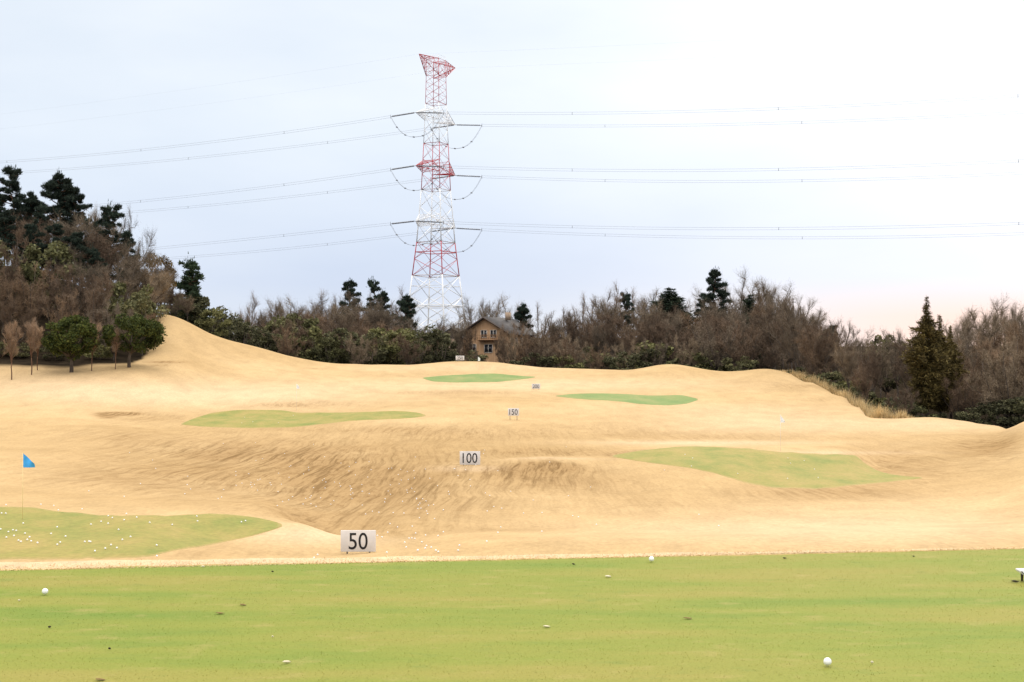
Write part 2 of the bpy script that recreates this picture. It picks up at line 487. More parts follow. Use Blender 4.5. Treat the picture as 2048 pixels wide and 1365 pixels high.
tee_m = n.m
tx = np.concatenate([np.linspace(-70, -9, 20), np.arange(-8.8, 8.81, .08), np.linspace(9, 70, 20)])
rows = np.array([-30, -10, 0, 4, 6, 8, 9, 10, 10.6, 11, 11.2, 11.35, 11.45, 11.55, 11.62, 11.68, 11.72]) - 11.72
wob = .05 * vnoise(tx / .5, tx * 0, 3) + .05 * vnoise(tx / .13, tx * 0, 4) + .10 * vnoise(tx / 2.5, tx * 0, 9)
V = []; E = []
for r in rows:
    f = 1.0 if r > -1 else 0.0
    y = edge_y(tx) + r + wob * (1 if r > -1 else 0)
    if r < -12: y = np.full_like(tx, r + 11.72)
    V.append(np.stack([tx, y, np.zeros_like(tx)], -1)); E.append(np.full(len(tx), np.clip(1 + r / .12, 0, 1)))
V.append(V[-1] + np.array([0, .02, -.06])); E.append(np.ones(len(tx)))
nr, nc = len(V), len(tx)
idx = np.arange(nr * nc).reshape(nr, nc)
q = np.stack([idx[:-1, :-1], idx[:-1, 1:], idx[1:, 1:], idx[1:, :-1]], -1).reshape(-1, 4)
tm = mesh_np('teeing_ground', np.concatenate(V), q, smooth=False)
a_ = tm.attributes.new('edge', 'FLOAT', 'POINT'); a_.data.foreach_set('value', np.concatenate(E).astype(np.float32))
tm.materials.append(tee_m)
to = bpy.data.objects.new('teeing_ground', tm); COL.objects.link(to)
tag(to, 'mown green teeing ground across the foreground', kind='structure')


def blade_mat(name, ramp_cols):
    n = NT(name, .8, .2)
    g = n.n('ShaderNodeNewGeometry')
    band = n.noise(n.pos((.35, 1.6, 1)), .8, 4, .55)
    blot = n.noise(n.pos((1, 1.5, 1)), 3.0, 5, .6)
    c = n.ramp(band, ramp_cols)
    c = n.mix(n.ramp(blot, [(.56, 0.0), (.75, .6)]), c, (.33, .27, .09))
    c = n.mix(n.ramp(blot, [(.25, .5), (.42, 0.0)]), c, (.125, .180, .034))
    c = n.mix(1.0, c, n.ramp(g.outputs['Random Per Island'], [(0, .84), (1, 1.2)]), 'MULTIPLY')
    n.base(c)
    tr = n.n('ShaderNodeBsdfTranslucent'); n.l(c, tr.inputs[0])
    ms = n.n('ShaderNodeMixShader'); ms.inputs[0].default_value = .45
    n.l(n.b.outputs[0], ms.inputs[1]); n.l(tr.outputs[0], ms.inputs[2])
    n.l(ms.outputs[0], n.t.nodes['Material Output'].inputs[0])
    return n.m


N = 330000
s_ = RNG.uniform(-.50, .50, N); d_ = np.sqrt(RNG.uniform(6.2 ** 2, 13.2 ** 2, N))
keep = d_ * 1.0 < edge_d(s_) - .03
s_, d_ = s_[keep], d_[keep]; N = len(s_)
B = np.stack([s_ * d_, d_, np.full(N, -.001)], -1)
D = RNG.normal(size=(N, 3)); D[:, 2] = .24; D /= np.linalg.norm(D, axis=1)[:, None]
mb = MB(); mb.slivers(B, D, RNG.uniform(.006, .014, N), RNG.uniform(.0012, .0022, N), RNG, True)
g_ = mb.build('grass', blade_mat('grass_blades', [(.32, (0.151, 0.208, 0.031)), (.47, (0.213, 0.229, 0.038)), (.62, (0.254, 0.231, 0.048)), (.78, (0.287, 0.241, 0.063))]))
tag(g_, 'short mown green grass of the teeing ground', kind='stuff')

N = 42000
s_ = RNG.uniform(-.50, .50, N); e_ = np.abs(RNG.normal(0, .26, N)) - .06
d_ = edge_d(s_) + e_
B = np.stack([s_ * d_, d_, np.where(e_ < 0, .0, ground(s_ * d_, d_))], -1)
D = RNG.normal(size=(N, 3)) * 1.3; D[:, 2] = .5; D /= np.linalg.norm(D, axis=1)[:, None]
mb = MB(); mb.slivers(B, D, RNG.uniform(.010, .026, N), RNG.uniform(.0015, .0028, N), RNG, True)
g_ = mb.build('dry_grass', island_mat('dry_blades', [(.46, .30, .12), (.64, .47, .25), (.74, .58, .35)], objvar=0))
tag(g_, 'pale dry grass fringe along the edge of the tee', kind='stuff')

# ------------------------------------------------------------------ greens of the range
n = NT('green_turf', .9, .15)
blot = n.noise(n.pos((1, .5, 1)), .45, 5, .6)
fn = n.noise(n.pos(), 5.0, 5, .7)
c = n.ramp(blot, [(.30, (0.170, 0.195, 0.046)), (.5, (0.250, 0.225, 0.062)), (.68, (0.310, 0.240, 0.079))])
c = n.mix(1.0, c, n.ramp(fn, [(.25, .78), (.75, 1.2)]), 'MULTIPLY')
ea = n.n('ShaderNodeAttribute', attribute_name='edge')
c = n.mix(n.ramp(n.math('ADD', ea.outputs['Fac'], n.math('MULTIPLY', n.math('SUBTRACT', fn, .5), .9)), [(.45, 0.0), (.95, .85)]), c, (.36, .255, .115))
n.base(c); n.bump(fn, .3, .03)
green_m = n.m
n = NT('far_green_turf', .9, .15)
blot = n.noise(n.pos((1, .4, 1)), .30, 5, .6)
fn = n.noise(n.pos(), 3.0, 5, .7)
c = n.ramp(blot, [(.30, (0.129, 0.202, 0.060)), (.5, (0.168, 0.224, 0.069)), (.70, (0.232, 0.241, 0.086))])
c = n.mix(1.0, c, n.ramp(fn, [(.25, .82), (.75, 1.15)]), 'MULTIPLY')
ea = n.n('ShaderNodeAttribute', attribute_name='edge')
c = n.mix(n.ramp(n.math('ADD', ea.outputs['Fac'], n.math('MULTIPLY', n.math('SUBTRACT', fn, .5), .9)), [(.45, 0.0), (.95, .85)]), c, (.36, .27, .13))
n.base(c)
far_green_m = n.m
GREENS = [
    ('mown green at the lower left, scattered with balls', green_m, 24,
     [(-150, 1010), (0, 1012), (60, 1014), (130, 1022), (220, 1029), (330, 1030), (430, 1027), (500, 1033), (545, 1043), (568, 1051)],
     [(-150, 1121), (0, 1121), (150, 1120), (280, 1118), (340, 1106), (430, 1089), (500, 1074), (545, 1061), (568, 1052)]),
    ('long mown green to the right of the hundred board', green_m, 60,
     [(1222, 912), (1300, 899), (1380, 892), (1480, 895), (1560, 902), (1640, 907), (1708, 909), (1730, 926), (1760, 943), (1800, 952), (1848, 956)],
     [(1222, 914), (1300, 927), (1400, 942), (1450, 955), (1500, 970), (1560, 977), (1620, 979), (1700, 974), (1760, 967), (1800, 962), (1848, 957)]),
    ('mown green in the middle left behind the brown hollow', green_m, 100,
     [(360, 849), (400, 833), (440, 823), (490, 819), (560, 820), (600, 825), (700, 825), (790, 822), (830, 825), (854, 831)],
     [(360, 850), (420, 855), (500, 857), (580, 856), (640, 850), (700, 843), (790, 839), (830, 836), (854, 832)]),
    ('narrow mown green below the crest on the right', far_green_m, 130,
     [(1110, 792), (1150, 788), (1200, 787), (1260, 789), (1300, 791), (1360, 790), (1380, 794), (1398, 799)],
     [(1110, 793), (1160, 799), (1240, 804), (1280, 809), (1330, 812), (1370, 809), (1398, 800)]),
    ('farthest mown green just under the crest', far_green_m, 150,
     [(844, 756), (880, 752), (930, 749), (980, 747), (1030, 751), (1072, 754)],
     [(844, 757), (870, 764), (930, 766), (990, 765), (1040, 760), (1072, 755)]),
]
for lab, m, dmin, top, bot in GREENS:
    xs = np.linspace(top[0][0], top[-1][0], 110)
    yt = pchip(*zip(*top), xs); yb = pchip(*zip(*bot), xs)
    k = np.clip(np.minimum(xs - xs[0], xs[-1] - xs) / 10, 0, 1)
    fr = (yb - yt) / 60
    yt = yt + fr * 1.6 * vnoise(xs / 22, xs * 0, 11) * k; yb = yb + fr * 2.0 * vnoise(xs / 22, xs * 0, 12) * k
    M_ = 16
    V = []; EA = []
    for j in range(M_ + 1):
        v = [0, .03, .10][j] if j < 3 else ([.90, .97, 1][j - M_ + 2] if j > M_ - 3 else .10 + .8 * (j - 2) / (M_ - 4))
        for i in range(len(xs)):
            EA.append(max(0.0, 1 - min(v, 1 - v) / .10, 1 - min(i, len(xs) - 1 - i) / 4))
            p = hit(xs[i], yb[i] + (yt[i] - yb[i]) * v, dmin)
            V.append((p.x, p.y, p.z + (-.03 if j in (0, M_) or i in (0, len(xs) - 1) else .022)))
    nc = len(xs); idx = np.arange((M_ + 1) * nc).reshape(M_ + 1, nc)
    q = np.stack([idx[:-1, :-1], idx[:-1, 1:], idx[1:, 1:], idx[1:, :-1]], -1).reshape(-1, 4)
    me = mesh_np('putting_green', V, q, smooth=True)
    a_ = me.attributes.new('edge', 'FLOAT', 'POINT'); a_.data.foreach_set('value', np.array(EA, np.float32)); me.materials.append(m)
    o = bpy.data.objects.new('putting_green', me); COL.objects.link(o)
    tag(o, lab, kind='structure')

# ------------------------------------------------------------------ distance boards
white_board = plain('white_board', (.62, .605, .60), .6, .3, .12, 1.6)
black_paint = plain('black_paint', (.012, .012, .013), .7)
steel = plain('steel_leg', (.22, .21, .2), .6)


def number_board(text, px, py_top, py_bot, wpx, d, leg, label, txt_h=.74, sx=.82):
    s, t = st(px, py_bot)
    base = Vector((float(s) * d, d, 0)); base.z = float(ground(base.x, base.y))
    zb = H + float(t) * d; zt = H + float(st(px, py_top)[1]) * d
    w = wpx / F * d; h = zt - zb
    root = empty('distance_board', base)
    tag(root, label, 'sign', 'distance boards down the range')
    lift = zb - base.z
    mb = MB(); mb.box((0, 0, lift + h / 2), (w, .05, h))
    o = mb.build('board', white_board, root)
    bv = o.modifiers.new('bevel', 'BEVEL'); bv.width = .012; bv.segments = 2
    for sgn in (-1, 1):
        mb = MB(); mb.box((sgn * w * .32, .045, (lift + h * .6) / 2 - .1), (.05, .04, lift + h * .6 + .2)); mb.build('leg', steel, root)
    cu = bpy.data.curves.new('number', 'FONT')
    cu.body = text; cu.align_x = 'CENTER'; cu.align_y = 'CENTER'
    cu.size = 1.0; cu.extrude = .004; cu.offset = .002
    tmp = bpy.data.objects.new('number', cu); COL.objects.link(tmp)
    dg = bpy.context.evaluated_depsgraph_get()
    me = bpy.data.meshes.new_from_object(tmp.evaluated_get(dg))
    bpy.data.objects.remove(tmp)
    ys = [v.co.y for v in me.vertices]; xs = [v.co.x for v in me.vertices]
    cy = (max(ys) + min(ys)) / 2; cx = (max(xs) + min(xs)) / 2; k = txt_h * h / (max(ys) - min(ys))
    for v in me.vertices:
        x, y, z = v.co
        v.co = ((x - cx) * k * sx, -.027 - z, lift + h * .5 + (y - cy) * k)
    me.materials.clear(); me.materials.append(black_paint)
    o = bpy.data.objects.new('number', me); COL.objects.link(o); o.parent = root
    return root


number_board('50', 716.5, 1061, 1104, 70, 46.2, .1, 'white board with black number 50 on two short legs', .78, .86)
number_board('100', 940, 903, 930, 41, 90.5, .1, 'white board with black number 100 on the low mound')
number_board('150', 1027, 817, 832, 22, 138.5, .1, 'small white board reading 150 beyond the 100 board')
number_board('200', 1072, 768, 778, 17, 185.5, .1, 'small white board reading 200 between the two far greens')
number_board('250', 920, 712, 721, 17, 229.0, .1, 'small white board reading 250 on the crest before the woods')

# ------------------------------------------------------------------ flags
pole_y = plain('yellow_pole', (.80, .66, .34), .5)
pole_w = plain('white_pole', (.7, .7, .68), .5)


def cloth(col, name):
    n = NT(name, .8, .2)
    n.base(n.ramp(n.noise(n.pos(obj=True), 6, 3), [(.3, tuple(x * .85 for x in col)), (.7, tuple(min(1, x * 1.15) for x in col))]))
    return n.m


blue_c = cloth((.06, .36, .80), 'blue_cloth'); white_c = cloth((.82, .82, .84), 'white_cloth')


def flag(px, py_base, top_py, w, h, mc, mp, label, dmin, droop):
    b = hit(px, py_base, dmin)
    zt = H + float(st(px, top_py)[1]) * b.y
    L = zt - b.z
    root = empty('golf_flag', b); tag(root, label, 'flag', 'pin flags on the greens')
    mb = MB(); mb.tube([(0, 0, -.1), (0, 0, L)], [.009, .007], 8); mb.build('pole', mp, root, True)
    V = []; nx, nz = 14, 10
    for side in (-1, 1):
        for j in range(nz + 1):
            for i in range(nx + 1):
                u, v = i / nx, j / nz
                x = .012 + u * w * (1 - .15 * v * 0)
                z = L - .02 - v * h * (1 - droop * .0) - droop * h * u * (1 - v) ** 1
                y = .05 * math.sin(u * 6 + v * 2) * u + side * .002
                V.append((x, y, z))
    n1 = (nx + 1) * (nz + 1); Q = []
    for s0 in (0, n1):
        for j in range(nz):
            for i in range(nx):
                a = s0 + j * (nx + 1) + i
                Q.append((a, a + 1, a + nx + 2, a + nx + 1))
    mb = MB(); mb.add(V, Q); mb.build('flag', mc, root, True)
    return root


flag(45, 1042, 906, .40, .50, blue_c, pole_y, 'blue pin flag drooping on a thin yellow pole', 30, .72)
flag(593, 822, 768, .30, .52, white_c, pole_w, 'white pin flag at the middle left green', 120, .6)
flag(1561, 903, 830, .34, .55, white_c, pole_w, 'white pin flag behind the long right green', 90, .85)
flag(956, 749, 714, .32, .62, white_c, pole_w, 'white pin flag on the crest beside the 250 board', 190, .3)

# ------------------------------------------------------------------ golf balls
n = NT('ball_white', .35, .4)
n.base((.82, .82, .83))
vo = n.n('ShaderNodeTexVoronoi', feature='F1'); vo.inputs['Scale'].default_value = 5.2
n.l(n.n('ShaderNodeTexCoord').outputs['Object'], vo.inputs['Vector'])
vo.inputs['Scale'].default_value = 230
n.bump(vo.outputs['Distance'], .35, .002)
ball_m = n.m


def ball_mesh(r, seg, name):
    mb = MB()
    V = []; Q = []; T = []
    for i in range(1, seg):
        th = math.pi * i / seg
        for j in range(seg * 2):
            ph = math.pi * j / seg
            V.append((r * math.sin(th) * math.cos(ph), r * math.sin(th) * math.sin(ph), r * math.cos(th)))
    w = seg * 2
    for i in range(seg - 2):
        for j in range(w):
            Q.append((i * w + j, (i + 1) * w + j, (i + 1) * w + (j + 1) % w, i * w + (j + 1) % w))
    V += [(0, 0, r), (0, 0, -r)]
    for j in range(w):
        T.append((len(V) - 2, j, (j + 1) % w)); T.append((len(V) - 1, (seg - 2) * w + (j + 1) % w, (seg - 2) * w + j))
    me = mesh_np(name, V, Q, T, True); me.materials.append(ball_m)
    return me


RB = .0214
bm_near = ball_mesh(RB, 20, 'golf_ball')
RF = .030
bm_far = ball_mesh(RF, 6, 'golf_ball_far')


def ball(me, loc, label, group):
    o = bpy.data.objects.new('golf_ball', me); COL.objects.link(o); o.location = loc
    tag(o, label, 'golf ball', group)


for px, py, lab in ((1655, 1327, 'largest white golf ball lying low on the tee grass, nearest the camera'), (90, 1184, 'white golf ball on the tee grass far to the left'), (1303, 1118, 'white golf ball near the far edge of the tee')):
    p = tee_hit(px, py + 7); p.z = RB + .006
    ball(bm_near, p, lab, 'balls on the tee grass')

gl = [(11, 491), (38, 492), (40, 435), (270, 432), (355, 440), (385, 470), (542, 463), (715, 508), (742, 521), (835, 494), (820, 535), (903, 518), (668, 546), (714, 559), (601, 565), (989, 553), (1138, 567), (1300, 511), (1305, 543), (1595, 549), (1622, 541), (783, 600), (153, 558), (378, 583), (337, 627), (433, 645), (397, 685), (378, 700), (85, 603), (107, 607), (55, 615), (92, 641), (42, 652), (165, 625), (195, 650), (180, 667), (206, 677), (122, 672), (138, 680), (248, 688), (4, 597), (560, 681), (588, 679), (598, 681), (862, 648), (808, 667), (733, 702), (695, 726), (772, 722), (627, 743), (1035, 704), (1036, 776)]
for x, y in gl:
    p = hit(x / 3.303, 880 + y / 3.303 + 1.5, 30); p.z += RF + .03
    ball(bm_far, p, 'white range ball lying on the lower left mown green', 'balls on the lower left green')
gs = [(638, 578), (655, 577), (672, 580), (713, 600), (735, 560), (677, 548), (613, 602), (622, 631), (740, 622), (733, 637), (768, 632), (688, 650), (795, 650), (809, 658), (933, 620), (925, 650), (808, 563), (1093, 597), (1158, 545), (690, 648), (1415, 538), (480, 571), (527, 492), (571, 512), (508, 662), (82, 693), (103, 675)]
for x, y in gs:
    p = hit(600 + x / 2.926, 880 + y / 2.926 + 1, 30); p.z += RF
    ball(bm_far, p, 'white range ball in the hollow just beyond the tee edge', 'balls at the foot of the hollow')
rb = np.random.default_rng(21)
cnt = 0
while cnt < 165:
    if rb.random() < .72: x, y = rb.normal(720, 200), rb.normal(985, 42)
    else: x, y = rb.uniform(240, 1500), rb.uniform(880, 1075)
    if not (150 < x < 1600 and 885 < y < 1080): continue
    if y > 1015 and x < 720: continue
    if x > 1230 and y < 975: continue
    p = hit(x, y, 50); p.z += RF
    ball(bm_far, p, 'white range ball scattered on the brown slope of the hollow', 'balls over the brown hollow'); cnt += 1
for k in range(16):
    x, y = (rb.uniform(1290, 1640), rb.uniform(905, 962)) if k < 11 else (rb.uniform(470, 640), rb.uniform(832, 854))
    p = hit(x, y, 60); p.z += RF + .03
    ball(bm_far, p, 'white range ball lying on the long right mown green' if k < 11 else 'white range ball lying on the middle left mown green', 'balls on the long right green' if k < 11 else 'balls on the middle left green')

# ------------------------------------------------------------------ scraps on the tee
pale_m = plain('pale_scrap', (.62, .56, .40), .9); dark_m = plain('dark_clod', (.03, .024, .014), .95); tan_m = plain('tan_divot', (.20, .13, .05), .95)


def scrap(px, py, l, w, h, m, name, label, cat, grp, rz=0.0, seed=1):
    r = np.random.default_rng(seed)
    p = tee_hit(px, py)
    V = []; nu, nv = 9, 5
    for j in range(nv + 1):
        th = math.pi * j / nv
        for i in range(nu):
            a = 2 * math.pi * i / nu
            k = 1 + .35 * r.uniform(-1, 1)
            V.append((l / 2 * k * math.sin(th) * math.cos(a), w / 2 * k * math.sin(th) * math.sin(a), h * .5 + h * .5 * math.cos(th) * (1 + .3 * r.uniform(-1, 1))))
    Q = [(j * nu + i, (j + 1) * nu + i, (j + 1) * nu + (i + 1) % nu, j * nu + (i + 1) % nu) for j in range(nv) for i in range(nu)]
    mb = MB(); mb.add(V, Q)
    o = mb.build(name, m, None, True); o.location = (p.x, p.y, .006); o.rotation_euler = (0, .1, rz)
    tag(o, label, cat, grp)


GP = 'pale scraps on the tee grass'; GD = 'dark clods on the tee grass'
scrap(1217, 1156, .05, .03, .012, pale_m, 'dry_leaf', 'pale curled scrap below the ball near the tee edge', 'leaf', GP, .1, 1)
scrap(1093, 1256, .045, .03, .008, pale_m, 'dry_leaf', 'flat pale scrap in the middle of the tee grass', 'leaf', GP, .3, 2)
scrap(573, 1328, .045, .018, .012, pale_m, 'dry_leaf', 'slanting white scrap low on the left of the tee', 'leaf', GP, .6, 3)
scrap(545, 1277, .012, .01, .010, pale_m, 'dry_leaf', 'tiny white speck above the slanting white scrap', 'leaf', GP, 0, 4)
scrap(1744, 1329, .016, .012, .012, pale_m, 'dry_leaf', 'tiny pale speck to the right of the largest ball', 'leaf', GP, 0, 5)
scrap(406, 1136, .025, .018, .012, pale_m, 'dry_leaf', 'pale speck on the dry fringe at the left tee edge', 'leaf', GP, 0, 6)
scrap(38, 1204, .015, .012, .010, pale_m, 'dry_leaf', 'pale speck below the ball far to the left', 'leaf', GP, 0, 7)
scrap(99, 1258, .020, .014, .012, dark_m, 'soil_clod', 'black clod low on the left of the tee', 'clod', GD, 0, 8)
scrap(219, 1301, .016, .012, .010, dark_m, 'soil_clod', 'small dark clod between black clod and white scrap', 'clod', GD, 0, 9)
scrap(545, 1146, .020, .014, .010, dark_m, 'soil_clod', 'small dark clod near the tee edge under the 50 board', 'clod', GD, 0, 10)
scrap(1569, 1119, .030, .016, .010, dark_m, 'soil_clod', 'dark clod near the tee edge right of the far ball', 'clod', GD, 0, 11)
scrap(1147, 1131, .025, .014, .010, dark_m, 'soil_clod', 'dark clod near the tee edge left of the far ball', 'clod', GD, 0, 12)
scrap(1827, 1115, .025, .014, .008, dark_m, 'soil_clod', 'dark clod near the tee edge toward the white stand', 'clod', GD, 0, 17)
scrap(2030, 1166, .055, .03, .012, dark_m, 'soil_clod', 'dark clod at the foot of the white stand', 'clod', GD, 0, 13)
scrap(440, 1229, .055, .03, .006, tan_m, 'divot', 'brown bare divot left of the middle of the tee', 'divot', 'bare divots in the tee grass', 0, 14)
scrap(485, 1212, .045, .03, .006, tan_m, 'divot', 'brown bare divot just behind the other left divot', 'divot', 'bare divots in the tee grass', 0, 15)
scrap(1375, 1239, .05, .03, .006, tan_m, 'divot', 'brown bare divot right of the middle of the tee', 'divot', 'bare divots in the tee grass', 0, 16)
scrap(200, 1362, .05, .03, .006, tan_m, 'divot', 'brown bare divot at the lower edge on the left', 'divot', 'bare divots in the tee grass', 0, 18)

# small white stand cut off by the frame
p = tee_hit(2052, 1164)
root = empty('tee_marker', p); tag(root, 'low white slab on short legs at the far right edge of the tee', 'tee marker')
mb = MB()
Vt = [(-.055, -.06, .092), (.20, -.06, .092), (.20, .06, .092), (-.055, .06, .092), (-.055, -.06, .078), (.20, -.06, .05), (.20, .06, .05), (-.055, .06, .078), (-.02, -.055, .052), (-.02, .055, .052)]
mb.add(Vt, [(0, 1, 2, 3), (0, 4, 8, 8), (3, 7, 4, 0), (8, 5, 6, 9), (4, 7, 9, 8), (1, 5, 6, 2)], [(0, 8, 5), (0, 5, 1), (3, 9, 7), (3, 6, 9), (3, 2, 6)])
mb.build('slab', plain('white_slab', (.8, .78, .78), .5), root)
wood = plain('pale_wood', (.45, .33, .18), .8)
for x, y in ((-.015, -.04), (-.015, .04), (.17, -.04), (.17, .04)):
    mb = MB(); mb.tube([(x, y, -.01), (x, y, .056)], [.008, .011], 8); mb.build('leg', plain('dark_leg', (.06, .045, .02), .8), root)
mb = MB(); mb.box((.045, 0, .03), (.07, .05, .055)); mb.build('block', wood, root)

# ------------------------------------------------------------------ transmission tower
DT = 400.0
TX, TY = float(st(872, 300)[0]) * DT, DT
TZ = float(ground(TX, TY)) - .2
tower = empty('transmission_tower', (TX, TY, 0), math.radians(63))
tag(tower, 'tall red and white lattice power pylon rising behind the woods', 'pylon')
n = NT('red_steel', .55, .3)
n.base(n.ramp(n.noise(n.pos(obj=True), .6, 4), [(.3, (.42, .035, .045)), (.7, (.56, .06, .07))])); red_m = n.m
n = NT('white_steel', .5, .3)
n.base(n.ramp(n.noise(n.pos(obj=True), .6, 4), [(.3, (.80, .81, .82)), (.7, (.90, .90, .90))])); wht_m = n.m


def zt(py): return H + (HOR - py) * DT / F


wz = [TZ, zt(640), zt(552), zt(485), zt(380), zt(290), zt(207), zt(155), zt(104)]
ww = [6.9, 6.1, 4.9, 4.0, 3.05, 2.58, 2.2, 2.07, 2.0]
def hw(z): return float(np.interp(z, wz, ww))
def hr(z): return float(np.interp(z, [TZ, 25, 45, 90], [.21, .17, .13, .07]))


bands = [(TZ, zt(552), wht_m), (zt(552), zt(485), red_m), (zt(485), zt(380), wht_m), (zt(380), zt(287), red_m), (zt(287), zt(207), wht_m), (zt(207), 89.7, red_m)]
COR = [(1, 1), (-1, 1), (-1, -1), (1, -1)]
def corner(k, z): w = hw(z); return np.array((COR[k % 4][0] * w, COR[k % 4][1] * w, z))


npan = [3, 2, 3, 3, 3, 6]
for (z0, z1, m), np_ in zip(bands, npan):
    br = MB()
    for k in range(4):
        legs_pts = [corner(k, z) for z in np.linspace(z0, z1, 4)]
        legs = MB(); legs.tube(legs_pts, [hr(z) * (1.25 if m is wht_m else 1.0) for z in np.linspace(z0, z1, 4)], 6); legs.build('leg_section', m, tower)
    zs = np.linspace(z0, z1, np_ + 1)
    for a, b in zip(zs[:-1], zs[1:]):
        for k in range(4):
            r = hr(a) * (.55 if m is wht_m else .42)
            br.bar(corner(k, a), corner(k + 1, b), r); br.bar(corner(k + 1, a), corner(k, b), r)
            m0 = (corner(k, a) + corner(k + 1, a)) / 2; m1 = (corner(k, b) + corner(k + 1, b)) / 2
            if z0 < 20: br.bar(corner(k, (a + b) / 2), (m0 + m1) / 2, r * .7); br.bar(corner(k + 1, (a + b) / 2), (m0 + m1) / 2, r * .7)
    for z in ([z0] if z0 > TZ + 1 else []) + [z1] + ([zt(505)] if m is red_m and z1 < 40 else []) + ([zt(612)] if z0 < 20 else []):
        for k in range(4): br.bar(corner(k, z), corner(k + 1, z), hr(z) * .7)
    br.build('bracing', m, tower)

AL = 11.2
arm_z = {'ground': zt(119) + .0, 'upper': 72.8, 'middle': 57.9, 'lower': 42.4}


def arm(name, zc, m, up, dn, L):
    for sg in (-1, 1):
        mb = MB()
        tip = np.array((sg * (L - 1.7 if zc > 80 and sg < 0 else L), 0, zc))
        for sy in (-1, 1):
            wt, wb = hw(zc + up), hw(zc - dn)
            T0 = np.array((sg * wt, sy * wt, zc + up)); B0 = np.array((sg * wb, sy * wb, zc - dn))
            mb.bar(T0, tip, .10); mb.bar(B0, tip, .10)
            for f0, f1 in ((0, .25), (.25, .5), (.5, .75), (.25, 0), (.5, .25), (.75, .5)):
                mb.bar(T0 + (tip - T0) * f0, B0 + (tip - B0) * f1, .05)
            for f in (.25, .5, .75): mb.bar(T0 + (tip - T0) * f, B0 + (tip - B0) * f, .05)
        for f in (0, .2, .4, .6, .8):
            wt, wb = hw(zc + up), hw(zc - dn)
            for (w, z) in ((wt, zc + up), (wb, zc - dn)):
                A = np.array((sg * w, w, z)); A2 = np.array((sg * w, -w, z))
                P = A + (tip - A) * f; Q_ = A2 + (tip - A2) * f
                mb.bar(P, Q_, .05)
                f2 = min(f + .2, 1)
                mb.bar(P, A2 + (tip - A2) * f2, .045)
        mb.build(name, m, tower)


arm('crossarm', 89.55, red_m, .12, 4.6, 11.2)
arm('crossarm', arm_z['upper'], wht_m, 2.7, .6, AL)
arm('crossarm', arm_z['middle'], red_m, 2.7, .6, AL)
arm('crossarm', arm_z['lower'], wht_m, 2.7, .6, AL)
# handrail on the head
mb = MB()
for k in range(4): mb.bar(corner(k, 89.75), corner(k, 90.7), .035); mb.bar(corner(k, 90.7), corner(k + 1, 90.7), .035)
mb.build('handrail', wht_m, tower)

# insulators, jumpers and the cables
n = NT('insulator', .35, .5); n.base((.10, .11, .13)); ins_m = n.m
n = NT('cable', .5, .4); n.base((.20, .21, .23)); cab_m = n.m
Rt = Matrix.Rotation(math.radians(63), 3, 'Z'); Ri = Rt.inverted(); TO = Vector((TX, TY, 0))
dirL = Vector((-.888, .46, 0)).normalized(); dirR = Vector((.95, -.31, 0)).normalized()
LS = 8.3
TRACE = {
    ('upper', 0, 'L'): [(600, 262), (400, 287), (190, 309), (0, 325)],
    ('upper', 1, 'L'): [(680, 283), (560, 296), (280, 327), (40, 345)],
    ('middle', 0, 'L'): [(600, 366), (400, 390), (240, 407)],
    ('middle', 1, 'L'): [(680, 384), (500, 401), (275, 424)],
    ('lower', 0, 'L'): [(600, 468), (450, 483), (315, 497)],
    ('lower', 1, 'L'): [(685, 486), (500, 504), (340, 517)],
    ('upper', 0, 'R'): [(1090, 228), (1300, 225), (1500, 219), (1660, 214)],
    ('upper', 1, 'R'): [(1155, 253), (1400, 250), (1700, 242)],
    ('middle', 0, 'R'): [(1088, 340), (1400, 341), (1660, 337), (2048, 322)],
    ('middle', 1, 'R'): [(1157, 362), (1450, 363), (1700, 359), (2048, 347)],
    ('lower', 0, 'R'): [(1085, 452), (1300, 457), (1655, 457), (2048, 447)],
    ('lower', 1, 'R'): [(1157, 469), (1400, 475), (1705, 475), (2048, 468)],
}
pos_word = {0: 'near', 1: 'far'}
